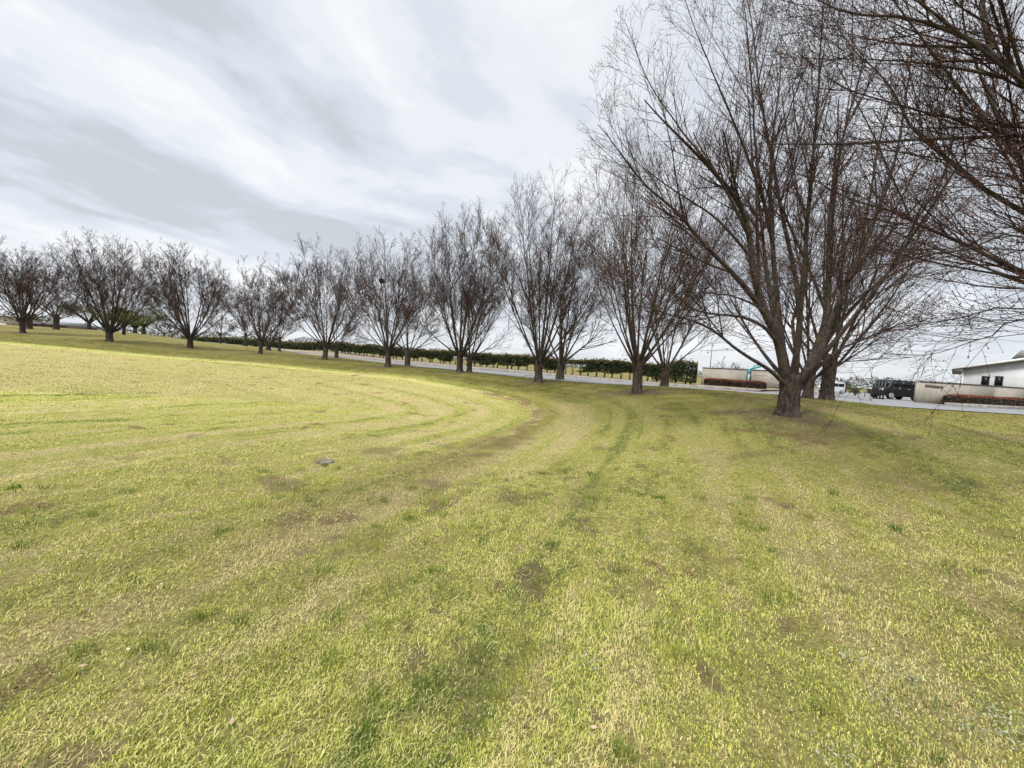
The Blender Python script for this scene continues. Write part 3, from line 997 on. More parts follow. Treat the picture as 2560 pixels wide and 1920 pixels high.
for i, (px, py, Y, top, hw, r0, fork, lab, sh, nl, asym) in enumerate(FRONT):
    p = at(px, py, Y)
    H = (py - top) / F * Y * 0.985
    sp = hw / F * Y * (0.98 if px > 300 else 0.88)
    det = 0.9 if Y < 15 else (0.95 if Y < 22 else 0.85)
    front_loc.append((p, H))
    make_tree(p, H, sp, 300 + i, lab, G1, Y, r0=r0 * 0.84, fork=fork, nlimb=nl + 5, n1=4, det=det, shoots=sh, low=0.24,
              lean=tuple(np.random.default_rng(40 + i).normal(size=2) * .05), asym=tuple(np.random.default_rng(60 + i).normal(size=2) * .06))

BACK = [
    (70, 822, 43, 5.4, 2.6, 'thick bare trunk close behind the far left tree of the front row', 0.34, 1.3),
    (140, 824, 47, 4.4, 2.8, 'small bare tree in front of the low brick building', 0.24, 1.6),
    (551, 860, 72, 5.4, 3.2, 'slim pale bare tree at the start of the hedge', 0.16, 1.8),
    (614, 867, 58, 5.2, 3.2, 'little bare tree on the road edge, just left of the smallest front tree', 0.20, 1.8),
    (670, 876, 46, 5.0, 2.2, 'brown shrubby bare tree right behind the smallest front tree', 0.24, 0.5),
    (698, 877, 47, 5.0, 2.4, 'thin bare tree on the road edge, just right of the smallest front tree', 0.14, 1.5),
    (841, 895, 37, 5.2, 2.6, 'thin bare tree behind the open forked one', 0.16, 1.2),
    (1018, 914, 31, 6.8, 3.0, 'bare tree at the road edge behind the nest tree', 0.20, 1.1),
    (1173, 929, 26, 6.2, 2.6, 'bare tree at the road edge behind the pinkish shoots', 0.17, 1.0),
    (1399, 951, 23.5, 7.6, 3.0, 'bare tree with a pale fluted trunk standing against the hedge, second from the beige walls', 0.24, 1.2),
    (1660, 967, 19.0, 6.9, 2.7, 'grey bare tree at the road edge, nearest to the end of the hedge', 0.18, 0.95),
    (2020, 994, 13.5, 8.2, 2.6, 'dark leaning bare trunk directly behind the largest tree', 0.145, 0.7),
    (2066, 999, 13.2, 8.6, 3.0, 'bare tree behind the largest tree, nearest to the gate opening', 0.185, 1.3),
]
for i, (px, py, Y, H, sp, lab, r0, fork) in enumerate(BACK):
    make_tree(at(px, py, Y), H, sp, 500 + i, lab, ROWG, Y, r0=r0, fork=fork, nlimb=9, det=0.8 if Y < 20 else (0.65 if Y < 40 else 0.55), low=0.3)

# the nest
np_ = at(954, 702, 24.9)


def build_nest():
    r = np.random.default_rng(77)
    n = 260
    th, z = r.random(n) * 6.28, r.random(n) * 2 - 1
    rr = 0.14 * (0.75 + 0.25 * r.random(n))
    q = np.sqrt(1 - z * z)
    c = np.stack([np.cos(th) * q * rr, np.sin(th) * q * rr, z * rr * .85], 1)
    d = np.cross(c, r.normal(size=(n, 3)))
    d /= np.linalg.norm(d, axis=1, keepdims=True)
    P = np.stack([c - d * .12, c + c * .05, c + d * .12], 1)
    V, Q = tubes(P, np.full((n, 3), 0.012), 4)
    o = mesh_obj('bird_nest', V, [Q], M_TWIG, loc=np_)
    tag(o, 'dark round twig nest lodged high in a bare tree', 'nest')


build_nest()

# ------------------------------------------------------------------ leafy things


def leaves(C, size, r, flat=0.0):
    n = len(C)
    a = r.normal(size=(n, 3)); a[:, 2] *= 1 - flat
    a /= np.linalg.norm(a, axis=1, keepdims=True)
    b = np.cross(a, r.normal(size=(n, 3)))
    b /= np.linalg.norm(b, axis=1, keepdims=True)
    s = (size * (0.6 + 0.8 * r.random(n)))[:, None]
    V = np.stack([C - a * s, C + b * s * .45, C + a * s, C - b * s * .45], 1).reshape(-1, 3)
    return V, np.arange(n * 4).reshape(n, 4)


def build_hedge():
    r = np.random.default_rng(5)
    P = resample(HGc[8:], 400)
    d = np.linalg.norm(P, axis=1)
    seg = np.linalg.norm(np.diff(P, axis=0, prepend=P[:1]), axis=1)
    w = (30 / d) ** 1.3
    w /= w.sum()
    n = 110000
    i = r.choice(len(P), n, p=w)
    j = np.minimum(i + 1, len(P) - 1)
    t = r.random(n)[:, None]
    c = P[i] * (1 - t) + P[j] * t
    tn = np.gradient(P, axis=0)
    tn /= np.linalg.norm(tn, axis=1, keepdims=True)
    nrm = np.stack([-tn[:, 1], tn[:, 0]], 1)
    arc = np.cumsum(seg)[i] + t[:, 0] * seg[1]
    Hh = 1.24 + 0.20 * vnoise(arc * .35, 0 * arc, 9) + 0.14 * vnoise(arc * 2.1, 0 * arc, 4) + 0.45 * np.clip((arc - arc.max() + 3.2) / 1.6, 0, 1) * .7 - 0.35 * np.clip((arc - arc.max() + .7) / .7, 0, 1) ** 2
    hh = r.random(n) ** 0.75
    bell = 0.42 + 0.10 * vnoise(arc * 0.9, hh * 2, 8)
    side = (r.random(n) * 2 - 1)
    side = np.sign(side) * np.abs(side) ** 0.5
    bot = 0.13 + 0.32 * vnoise(arc * 1.1, 0 * arc, 2)
    bot = np.where(arc > arc.max() - 3.4, 0.12, bot)
    zz = bot + (Hh - bot) * hh
    q = c + nrm[i] * (side * bell)[:, None]
    gap = vnoise(arc * 1.05, zz * 1.6, 21)
    gap2 = vnoise(arc * 0.55, zz * 1.1, 22)
    keep = (gap * .6 + gap2 * .4 > 0.33 + .12 * (zz < .55)) | (zz > 0.95)
    spike = r.random(n) < 0.12
    zz = np.where(spike & (hh > .9), zz + r.random(n) * .22, zz)
    q, zz, ii, arc, Hk = q[keep], zz[keep], i[keep], arc[keep], Hh[keep]
    zg = gz(q[:, 0], q[:, 1]) + 0.12
    C = np.column_stack([q, zg + zz])
    sz = 0.075 * np.clip(d[ii] / 32, 0.9, 2.6)
    V, Q = leaves(C, sz, r)
    root = empty('hedge', (P[-1][0], P[-1][1], g1(*P[-1])))
    loc = np.array(root.location)
    tag(root, 'long dark green clipped hedge on bare stems beside the road', 'hedge')
    ng = np.clip((zz - Hk + 0.28) / 0.28, 0, 1) * (0.35 + 0.65 * r.random(len(zz)))
    mesh_obj('foliage', V - loc, [Q], M_HEDGE, root, attrs={'rnd': np.repeat(r.random(len(C)), 4), 'new_growth': np.repeat(ng, 4)})
    # stems: one of each bush, the nearer ones
    total = np.cumsum(seg)[-1]
    sm = None
    for k in range(96):
        a = total - 0.35 - k * 0.62 * (1 + k * 0.006)
        if a < 1: break
        m = int(np.searchsorted(np.cumsum(seg), a))
        m = min(m, len(P) - 1)
        pos = P[m] + nrm[m] * r.normal() * .08
        if sm is None:
            mb = MB()
            for s in range(3):
                ph = s * 2.1
                mb.tube([(0.02 * math.cos(ph), 0.02 * math.sin(ph), -0.1), (0.06 * math.cos(ph), 0.06 * math.sin(ph), 0.3), (0.16 * math.cos(ph + .4), 0.16 * math.sin(ph + .4), 0.95)],
                        [0.032, 0.025, 0.012], 6)
            o = mb.build('stem', M_BARK, root)
            sm = o
        else:
            o = sm.copy(); col.objects.link(o); o.parent = root
        o.location = (pos[0] - loc[0], pos[1] - loc[1], g1(pos[0], pos[1]) + 0.12 - loc[2])
        o.rotation_euler = (0, 0, r.random() * 6.28)
        o.scale = (1, 1, 0.9 + 0.2 * r.random())


build_hedge()


def low_hedge(pa, pb, w, h, base, label, seed, n=9000):
    r = np.random.default_rng(seed)
    pa, pb = np.array(pa[:2]), np.array(pb[:2])
    Ln = np.linalg.norm(pb - pa)
    t = (pb - pa) / Ln
    nr = np.array([-t[1], t[0]])
    u = r.random(n)
    s = r.random(n) * 2 - 1
    z = r.random(n)
    face = r.random(n)
    z = np.where(face < 0.4, 0.93 + 0.09 * r.random(n), z)
    s = np.where((face > 0.4) & (face < 0.8), np.sign(s) * (0.9 + 0.12 * r.random(n)), s)
    u = np.where(face > 0.94, np.round(u), u)
    hh = h * (0.93 + 0.10 * vnoise(u * Ln * 1.5, s, seed))
    endr = 1 - 0.16 * np.clip(1 - np.minimum(u, 1 - u) * Ln / 0.35, 0, 1) ** 2
    edge = 1 - 0.12 * np.clip(np.abs(s) - .75, 0, 1) / .25
    zz = base + hh * z * np.where(z > .6, endr * edge, 1)
    xy = pa + t * (u * Ln)[:, None] + nr * (s * w / 2)[:, None]
    C = np.column_stack([xy, gz(xy[:, 0], xy[:, 1]) + zz])
    V, Q = leaves(C, np.full(n, 0.05), r)
    root = empty('low_hedge', (*((pa + pb) / 2), g1(*((pa + pb) / 2))))
    tag(root, label, 'hedge', 'low clipped hedges before the gate walls')
    loc = np.array(root.location)
    ng = np.clip((zz - base - hh * .74) / (hh * .2), 0, 1) * (0.55 + 0.45 * r.random(n))
    mesh_obj('foliage', V - loc, [Q], M_REDHEDGE, root, attrs={'rnd': np.repeat(r.random(n), 4), 'new_growth': np.repeat(ng, 4)})
    mb = MB()
    m = 7
    for k in range(m):
        q = pa + (pb - pa) * (k + .5) / m
        zq = g1(*q)
        mb.tube([(q[0], q[1], zq - .05), (q[0] + .03, q[1], zq + base + h * .7)], [0.03, 0.015], 6)
    V = mb
    V.V = [v - loc for v in V.V]
    V.build('stems', M_BARK, root)['kind'] = 'stuff'


def wall(name, pts, zb, heights, w, label, seams=()):
    """Rendered wall through ground points, heights above ground at each point."""
    root = empty(name, (pts[0][0], pts[0][1], g1(pts[0][0], pts[0][1])))
    tag(root, label, 'wall')
    loc = np.array(root.location)
    b, c = MB(), MB()
    for i in range(len(pts) - 1):
        pa, pb = pts[i], pts[i + 1]
        za, zb_ = g1(*pa[:2]), g1(*pb[:2])
        b.slab(pa, pb, w, za - .3, za + heights[i], zb_ - .3, zb_ + heights[i + 1])
        c.slab(pa, pb, w + .07, za + heights[i] + .002, za + heights[i] + .05, zb_ + heights[i + 1] + .002, zb_ + heights[i + 1] + .05)
    for m in (b, c): m.V = [v - loc for v in m.V]
    b.build('wall_panel', M_WALL, root)
    c.build('coping', M_COPING, root)
    return root, loc


def wh(px, ytop, ybot, Y):
    return at(px, ytop, Y)[2] - at(px, ybot, Y)[2]


# heights come from the depth and the pixel height of each wall end
w1, _ = wall('gate_wall', [WALL_L[0], WALL_L[1]], 0, [1.62, 1.60], 0.2, 'beige rendered wall between the hedge end and the teal frame')
w2, _ = wall('gate_wall', [WALL_L[2], WALL_L[3]], 0, [1.58, 1.55], 0.2, 'beige rendered wall behind the largest tree trunk')
HR = [1.60, 1.62, 1.62]
w3, l3 = wall('gate_wall', [WALL_R[0], WALL_R[1], WALL_R[2]], 0, HR, 0.22, 'beige rendered wall with dark lettering, before the white house')
# joint line and lettering on the right wall
ta = np.array(WALL_R[1][:2]) - np.array(WALL_R[0][:2])
LW = np.linalg.norm(ta)
ta /= LW
na_ = np.array([ta[1], -ta[0]])             # towards the camera


def on_wall(u, z, off):
    p = np.array(WALL_R[0][:2]) + ta * u + na_ * off
    return np.array([p[0], p[1], z])


zb0 = g1(*WALL_R[0][:2])


def wall_strip(mb, u0, u1, z0, z1, o0, o1):
    V = []
    for z in (z0, z1):
        for o in (o0, o1):
            for u in (u0, u1):
                V.append(on_wall(u, z, o) - l3)
    mb.add(V, [(0, 2, 3, 1), (4, 5, 7, 6), (0, 1, 5, 4), (2, 6, 7, 3), (0, 4, 6, 2), (1, 3, 7, 5)])


mb = MB()
r_ = random.Random(4)
u = 0.62
glyphs = ['#=', '|=', 'T=', '#-', '+|', '=|', 'T#', '|-', '#|']
for gch in glyphs:                       # illegible block characters, each a few raised strokes
    w_ = 0.205
    z0, z1 = zb0 + 1.20, zb0 + 1.40
    if '#' in gch or '|' in gch:
        wall_strip(mb, u + .02, u + .055, z0, z1, 0.108, 0.125)
        wall_strip(mb, u + w_ - .065, u + w_ - .03, z0, z1, 0.108, 0.125)
    if 'T' in gch or '+' in gch:
        wall_strip(mb, u + w_ / 2 - .03, u + w_ / 2 + .012, z0, z1, 0.1085, 0.1255)
        wall_strip(mb, u + .01, u + w_ - .02, z1 - .05, z1 - .012, 0.1075, 0.1265)
    if '=' in gch or '#' in gch:
        wall_strip(mb, u + .01, u + w_ - .02, z0 + .045, z0 + .078, 0.1075, 0.1262)
        wall_strip(mb, u + .01, u + w_ - .02, z1 - .085, z1 - .053, 0.1075, 0.1268)
    if '-' in gch:
        wall_strip(mb, u + .01, u + w_ - .02, z0 + .08, z0 + .125, 0.1075, 0.1265)
    u += w_ + .018
mb.build('lettering', M_LETTER, w3)
mb = MB()
wall_strip(mb, LW - 0.012, LW + 0.012, zb0 - .1, zb0 + 1.56, 0.1, 0.114)
mb.build('wall_joint', M_COPING, w3)
# planter edge before the right wall, low hedges
pe = [at(2366, 1019, 27.2), at(2560, 1030, 28.2)]
mb = MB()
mb.slab(pe[0], pe[1], 0.3, g1(*pe[0][:2]) - .2, g1(*pe[0][:2]) + .24, g1(*pe[1][:2]) - .2, g1(*pe[1][:2]) + .24)
o = mb.build('planter_edge', M_CONC)
tag(o, 'rough stone planter edging under the low red hedge', 'planter edge')
low_hedge(at(2378, 1012, 27.9), at(2552, 1020, 29.3), 1.05, 0.66, 0.16, 'low clipped hedge with rust-red top, before the lettered wall', 31)
low_hedge(at(1760, 966, 30.2), at(1912, 976, 28.4), 1.0, 0.52, 0.16, 'low clipped hedge with brownish top, before the wall at the hedge end', 32)

# teal frame in the gap between the two left walls
g = at(1866, 972, 34.5)
root = empty('teal_frame', (g[0], g[1], g1(g[0], g[1])))
tag(root, 'teal painted steel frame showing between two beige walls', 'frame')
mb = MB()
mb.tube([(-.18, 0, -.1), (-.18, 0, 1.7)], 0.07, 10).tube([(-.18, 0, 1.55), (.25, .1, 1.75), (1.15, .2, 2.02)], 0.075, 10).tube([(.02, .05, .3), (.0, .05, 1.6)], 0.05, 8)
mb.tube([(-.2, .02, 1.15), (.4, .1, 1.72)], .05, 8).tube([(.5, .12, 1.78), (.5, .12, 2.06), (1.1, .2, 2.18)], .045, 8)
mb.build('beam', M_TEAL, root)
MB().box(0.07, 0.06, 0.35, 0.20, 0.10, 1.25).build('panel', M_PALEPANEL, root)
MB().box(0.24, 0.0, 0.0, 0.42, 0.12, 1.5).build('post', M_BLACK, root)

# gate and van
gp = at(2196, 1001, 29.6)
root = empty('folding_gate', (gp[0], gp[1], g1(gp[0], gp[1])))
tag(root, 'black folding gate pushed aside, before the dark van', 'gate')
Z = lambda z: z
MB().box(-0.42, -.03, 1.36, 0.42, .03, 1.43).build('top_rail', M_BLACK, root)
MB().box(-0.42, -.03, 0.05, 0.42, .03, 0.12).build('bottom_rail', M_BLACK, root)
for k in range(4):
    x = -0.38 + k * 0.24
    MB().tube([(x - .03, 0, 0.02), (x, 0, 0.7), (x + .03, 0, 1.42)], [.055, .04, .055], 8).build('bar', M_BLACK, root)


def vehicle(loc, rz, label, paint, Lb, Hb, Wb, name='parked_van'):
    root = empty(name, loc, rz)
    tag(root, label, 'van')
    x0, x1 = -Lb / 2, Lb / 2
    out = [(x0, .32), (x0 + .02, .95), (x0 + .34, 1.02), (x0 + .62, Hb - .06), (x0 + .8, Hb), (x1 - .08, Hb - .02), (x1, Hb - .2), (x1 + .02, .9), (x1, .32), (x1 - .35, .26), (x0 + .3, .26)]
    b = MB().prism(out, -Wb / 2, Wb / 2)
    o = b.build('body', paint, root)
    bv = o.modifiers.new('bevel', 'BEVEL'); bv.width = 0.05; bv.segments = 3
    for s in (-1, 1):
        y0, y1 = (-Wb / 2 - .006, -Wb / 2 + .02) if s < 0 else (Wb / 2 - .02, Wb / 2 + .006)
        zl, zt = 1.06, Hb - .16
        for (a, c) in ((x0 + .66, x0 + 1.35), (x0 + 1.42, x0 + 2.2), (x0 + 2.27, x1 - .2)):
            MB().prism([(a, zl), (c, zl), (c, zt), (a + (.14 if a < x0 + .7 else 0), zt)], y0, y1).build('window', M_GLASS, root)
        for a in (x0 + 1.18, x0 + 1.95):
            yy = s * (Wb / 2 + .015)
            MB().box(a, yy - .02, .90, a + .16, yy + .02, .935).build('handle', M_SILVER, root)
    MB().prism([(x0 + .31, 1.03), (x0 + .36, 1.03), (x0 + .60, Hb - .12), (x0 + .56, Hb - .12)], -Wb / 2 + .1, Wb / 2 - .1).build('windscreen', M_GLASS, root)
    for s in (-1, 1):
        MB().box(x0 - .03, s * .5 - .14, .68, x0 + .03, s * .5 + .14, .86).build('headlight', M_PALEPANEL, root)
    for xx in (x0 + .62, x1 - .62):
        for s in (-1, 1):
            yc = s * (Wb / 2 - .06)
            wt = MB().tube([(xx, yc - .09, .29), (xx, yc + .09, .29)], .29, 24).build('wheel', M_RUBBER, root)
            mr = MB()
            yo = yc + s * .085
            mr.tube([(xx, yo - .02, .29), (xx, yo + .02, .29)], .07, 12)
            for q in range(6):
                an = q * math.pi / 3
                mr.tube([(xx + .05 * math.cos(an), yo + s * .013, .29 + .05 * math.sin(an)), (xx + .18 * math.cos(an), yo + s * .012, .29 + .18 * math.sin(an))], .026, 6)
            ringp = [(xx + .19 * math.cos(q * math.pi / 12), yo + s * .01, .29 + .19 * math.sin(q * math.pi / 12)) for q in range(25)]
            mr.tube(ringp, .02, 6)
            mr.build('rim', M_SILVER, wt)
    return root


vp = at(2252, 1001, 31.5)
vehicle((vp[0] + 0.35, vp[1] + 0.9, g1(vp[0], vp[1]) + .04), math.radians(0), 'black boxy van parked behind the folding gate', M_BLACK, 3.3, 1.62, 1.48)
vp = at(2080, 988, 62)
vehicle((vp[0] - 0.3, vp[1], g1(vp[0], vp[1]) + .04), math.radians(12), 'white van parked far down the drive', M_WHITE, 3.6, 1.75, 1.55)

# white house
hz = 40.0
hA = at(2404, 950, hz)
base = g1(hA[0], hz)
root = empty('white_house', (hA[0], hz, base), math.radians(-49))
tag(root, 'white rendered house with sloping roof line, behind the lettered wall', 'house')
PM = 38.0                                   # pixels per metre along the front wall
ev = at(2404, 919, hz)[2] - base            # wall height at the left corner
slope = 0.27
Wd = 15.0
MB().prism([(0, -.3), (Wd, -.3), (Wd, ev), (Wd / 2, ev + slope * Wd / 2), (0, ev)], 0, 9).build('wall', M_WHITE, root)
oh = 0.75
rf = MB().prism([(-oh, ev - oh * slope + .06), (Wd / 2, ev + slope * Wd / 2 + .06), (Wd + oh, ev - oh * slope + .06),
                 (Wd + oh, ev - oh * slope + .18), (Wd / 2, ev + slope * Wd / 2 + .18), (-oh, ev - oh * slope + .18)], -.5, 9.5).build('roof', M_ROOF, root)
for sgn in (0, 1):
    a, b_ = ((-oh, ev - oh * slope), (Wd / 2, ev + slope * Wd / 2)) if sgn == 0 else ((Wd + oh, ev - oh * slope), (Wd / 2, ev + slope * Wd / 2))
    o_ = [(a[0], a[1] - .08), (b_[0], b_[1] - .08), (b_[0], b_[1] + .15), (a[0], a[1] + .15)]
    MB().prism(o_ if sgn == 0 else o_[::-1], -.56, -.50).build('fascia', M_FASCIA, rf)
MB().box(-oh, -.48, ev - oh * slope - .20, -.05, 9.4, ev - oh * slope + .04).build('eave', M_GREY, root)
for pxw in (2463, 2495):
    xw = (pxw - 2404) / PM
    yd = hz - .76 * xw
    zt = at(pxw, 940, yd)[2] - base
    wf = MB().box(xw - .27, -.03, zt - 1.15, xw + .27, .04, zt + .02).build('window', M_GREY, root)
    MB().box(xw - .24, -.045, zt - 1.1, xw + .24, -.034, zt - .02).build('pane', M_GLASS, wf)
cx = (2545 - 2404) / PM
zc = ev + slope * cx
MB().prism([(cx - .7, zc), (cx + 1.6, zc + .4), (cx + 1.6, zc + 1.15), (cx - .2, zc + .95)], 1.0, 3.4).build('roof_vent', M_GREY, root)
MB().box(0.0, -0.10, 0.0, 0.10, -0.004, ev - .2).build('drainpipe', M_FASCIA, root)

# lamp and utility poles beyond the hedge
for i, (px, yt, yb, Y, rad, lab) in enumerate([
        (1774, 862, 930, 44, .045, 'thin dark pole rising behind the beige wall at the hedge end'),
        (876, 838, 866, 75, .07, 'thin grey pole beyond the hedge, right of the open forked tree'),
        (1051, 852, 880, 70, .07, 'thin grey pole beyond the hedge, right of the nest tree'),
        (2161, 966, 994, 52, .07, 'short dark post at the far edge of the drive')]):
    b = at(px, yb, Y)
    t = at(px, yt, Y)
    z0 = g1(b[0], b[1])
    r0_ = empty('utility_pole', (b[0], b[1], z0))
    tag(r0_, lab, 'pole')
    MB().tube([(0, 0, -.2), (0, 0, t[2] - z0)], [rad, rad * .7], 8).build('shaft', M_STEEL if i else M_BLACK, r0_)
    if i < 3:
        MB().box(-.04, -.25, t[2] - z0 - .05, .04, .25, t[2] - z0 + .03).build('head', M_STEEL, r0_)

# far buildings on the left
b = at(-30, 812, 82)
zb_ = g1(b[0], b[1])
root = empty('cream_building', (b[0], b[1], zb_))
tag(root, 'cream building with white base and dark upper windows, far left', 'building')
wpx = 50 / F * 82
MB().box(0, 0, -.3, wpx * .93, 6, 2.0).build('wall', M_CREAM, root)
MB().box(-.3, -.4, 2.0, wpx * 1.03, 6.4, 2.22).build('roof', M_FASCIA, root)
for k in range(3):
    wn = MB().box(.6 + k * 1.35, -.03, 1.05, 1.35 + k * 1.35, .0, 1.35).build('window', M_GREY, root)
    MB().box(.64 + k * 1.35, -.045, 1.09, 1.31 + k * 1.35, -.032, 1.31).build('pane', M_GLASS, wn)
MB().box(0, -.05, 0, wpx * .93, -.004, .42).build('base_band', M_FASCIA, root)
b = at(78, 813, 84)
zb_ = g1(b[0], b[1])
root = empty('brick_building', (b[0], b[1], zb_))
tag(root, 'low long brick building with a grey pitched roof, behind the small bare tree', 'building')
wpx = 78 / F * 84
MB().box(0, 0, -.3, wpx, 7, 1.05).build('wall', M_BRICK, root)
MB().add([(-.4, -.5, 1.05), (wpx + .4, -.5, 1.05), (wpx + .4, 7.5, 1.05), (-.4, 7.5, 1.05), (-.2, 3.5, 1.9), (wpx + .2, 3.5, 1.9)],
         [(0, 1, 5, 4), (2, 3, 4, 5), (3, 2, 1, 0)], [(1, 2, 5), (3, 0, 4)]).build('roof', M_ROOF, root)
for k in range(4):
    wn = MB().box(.7 + k * 1.7, -.03, .45, 1.3 + k * 1.7, .0, .85).build('window', M_GREY, root)
    MB().box(.75 + k * 1.7, -.045, .5, 1.25 + k * 1.7, -.032, .8).build('pane', M_GLASS, wn)


def leafy(loc, H, spread, seed, label, group, mat=None, trunkr=0.2, name='leafy_tree', n=5200, fork=.28, cat='tree'):
    r = np.random.default_rng(seed)
    z0 = g1(loc[0], loc[1])
    root = empty(name, (loc[0], loc[1], z0))
    tag(root, label, cat, group)
    mb = MB()
    zf = H * fork
    mb.tube([(0, 0, -.3), (.02, 0, 0), (0, .03, zf * .6), (.03, 0, zf)], [trunkr * 1.4, trunkr * 1.15, trunkr, trunkr * .95], 10)
    ends = []
    for k in range(7):
        a = k * 2.4 + r.random()
        rr = spread * (.35 + .5 * r.random())
        e = np.array([math.cos(a) * rr, math.sin(a) * rr, zf + (H - zf) * (.4 + .35 * r.random())])
        mb.tube([(0, 0, zf * .85), tuple(e * np.array([.45, .45, 1]) * [1, 1, .6] + [0, 0, zf * .3]), tuple(e)], [trunkr * .6, trunkr * .35, trunkr * .12], 7)
        ends.append(e)
    mb.build('trunk', M_BARK, root, smooth=True)
    nc = 34
    th = r.random(nc) * 6.28
    q = np.sqrt(r.random(nc))
    cx = np.stack([np.cos(th) * q * spread * .82, np.sin(th) * q * spread * .82, zf + (H - zf) * (.18 + .66 * r.random(nc) * np.sqrt(1 - .6 * q * q) + .04)], 1)
    rad = spread * (.20 + .14 * r.random(nc))
    i = r.integers(0, nc, n)
    d = r.normal(size=(n, 3))
    d /= np.linalg.norm(d, axis=1, keepdims=True)
    C = cx[i] + d * (rad[i] * r.random(n) ** .45)[:, None] * np.array([1, 1, .62])
    C = C[C[:, 2] > zf * .75]
    V, Q = leaves(C, np.full(len(C), .055 * max(1, H / 4) * 1.2), r)
    mesh_obj('crown', V, [Q], mat or M_EVERGREEN, root, attrs={'rnd': np.repeat(np.clip(r.random(len(C)) * .6 + .4 * (i[:len(C)] % 5) / 4, 0, 1), 4)})
    return root


LG = 'green leafy trees beyond the bank'
for i, (px, py, Y, top, hw, lab) in enumerate([
        (222, 823, 60, 762, 66, 'largest green leafy tree, dome crowned with a dark trunk, left of the broad bare tree'),
        (309, 839, 46, 782, 40, 'green leafy tree with a thin straight trunk, right behind the broad bare tree'),
        (337, 834, 62, 792, 36, 'small green leafy tree in the middle of the leafy clump'),
        (358, 836, 58, 776, 64, 'green leafy tree with a forked trunk, at the right end of the leafy clump')]):
    p = at(px, py, Y)
    leafy(p, (py - top) / F * Y * 1.2, hw / F * Y, 700 + i, lab, LG, trunkr=.24 if i != 1 else .15, n=6500)
for i, (px, py, Y, H, sp, lab) in enumerate([
        (410, 838, 75, 3.6, 2.4, 'small bare tree just right of the leafy clump'),
        (432, 841, 78, 4.2, 3.0, 'twiggy bare tree between the leafy clump and the hedge'),
        (108, 813, 74, 3.8, 2.2, 'tiny bare tree in front of the middle of the brick building')]):
    make_tree(at(px, py, Y), H, sp, 620 + i, lab, 'small bare trees far behind the bank', Y, r0=.13, fork=1.0, nlimb=8, det=.45, low=.35)

# shrubs far off
BG = 'shrubs in the distance'
for i, (px, py, Y, top, hw, mat, lab) in enumerate([
        (2137, 992, 56, 966, 15, M_DARKBUSH, 'dark rounded shrub between the white van and the short post'),
        (2112, 990, 70, 955, 14, M_DARKBUSH, 'tall dark conifer-like shrub behind the white van'),
        (2178, 992, 60, 970, 14, M_EVERGREEN, 'olive shrub just left of the folding gate'),
        (452, 850, 95, 838, 26, M_EVERGREEN, 'low green shrub at the far start of the hedge'),
        (560, 860, 108, 846, 40, M_EVERGREEN, 'wide pale green shrub beyond the start of the hedge')]):
    p = at(px, py, Y)
    leafy(p, max(1.0, (py - top) / F * Y), hw / F * Y, 800 + i, lab, BG, mat, trunkr=.08, name='shrub', n=1600, fork=.1, cat='shrub')
for i, (px, py, Y, H, sp, lab) in enumerate([
        (1810, 955, 42, 3.2, 1.8, 'brown twiggy shrub rising behind the wall at the hedge end'),
        (1850, 958, 44, 2.9, 1.6, 'brown twiggy shrub rising behind the teal frame'),
        (1930, 965, 42, 2.7, 1.6, 'grey twiggy shrub behind the wall by the largest tree'),
        (1690, 945, 45, 3.4, 1.3, 'slender dark twiggy shrub behind the end of the long hedge')]):
    make_tree(at(px, py, Y), H, sp, 640 + i, lab, BG, Y, r0=.07, fork=.35, nlimb=10, det=.55, low=.55, name='bare_shrub')

# distant tree line, one mass


def treeline():
    r = np.random.default_rng(91)
    n = 26000
    az = np.radians(r.uniform(-75, 75, n))
    R = r.uniform(330, 420, n)
    h = 3.0 + 5.0 * vnoise(np.degrees(az) * .45, az * 0, 3) + 2.5 * vnoise(np.degrees(az) * 2.2, az * 0, 4)
    C = np.stack([R * np.sin(az), R * np.cos(az), 0.3 + h * r.random(n) ** .8], 1)
    V, Q = leaves(C, np.full(n, 0.9), r)
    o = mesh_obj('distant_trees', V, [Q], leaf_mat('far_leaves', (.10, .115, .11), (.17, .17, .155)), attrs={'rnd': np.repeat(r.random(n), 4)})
    tag(o, 'hazy grey-green line of far trees along the horizon', 'tree line', kind='stuff')


treeline()
# low hoop on the road edge, lid in the lawn
h0 = at(1320, 944, 24.3)
hr = MB().tube([(-.28, 0, -.1), (-.28, 0, .10), (-.2, 0, .17), (.3, 0, .17), (.4, 0, .10), (.4, 0, -.1)], .018, 6)
o = hr.build('metal_hoop', M_STEEL, loc=None)
o.location = (h0[0], h0[1], g1(h0[0], h0[1]))
tag(o, 'low bent metal hoop at the lawn edge by the road', 'hoop')
M_LID = simple('lid_concrete', (0.13, 0.115, 0.085), 0.95, 0.1, 0.45, 18.0, 0.5, 50)
lp = at(812, 1156, 5.25)
lz = g1(lp[0], lp[1])
o = MB().tube([(0, 0, -.06), (0, 0, .012), (0, 0, .018)], [.115, .115, .10], 26).build('valve_lid', M_LID)
o.location = (lp[0], lp[1], lz + .012)
tag(o, 'round grey concrete lid set flush in the lawn', 'lid')

# ------------------------------------------------------------------ grass


def on_lawn(x, y):
    """True where grass grows: on the camera side of the road's near edge."""
    yy = np.interp(x, NEc[:, 0], NEc[:, 1])
    return y < yy - 0.05


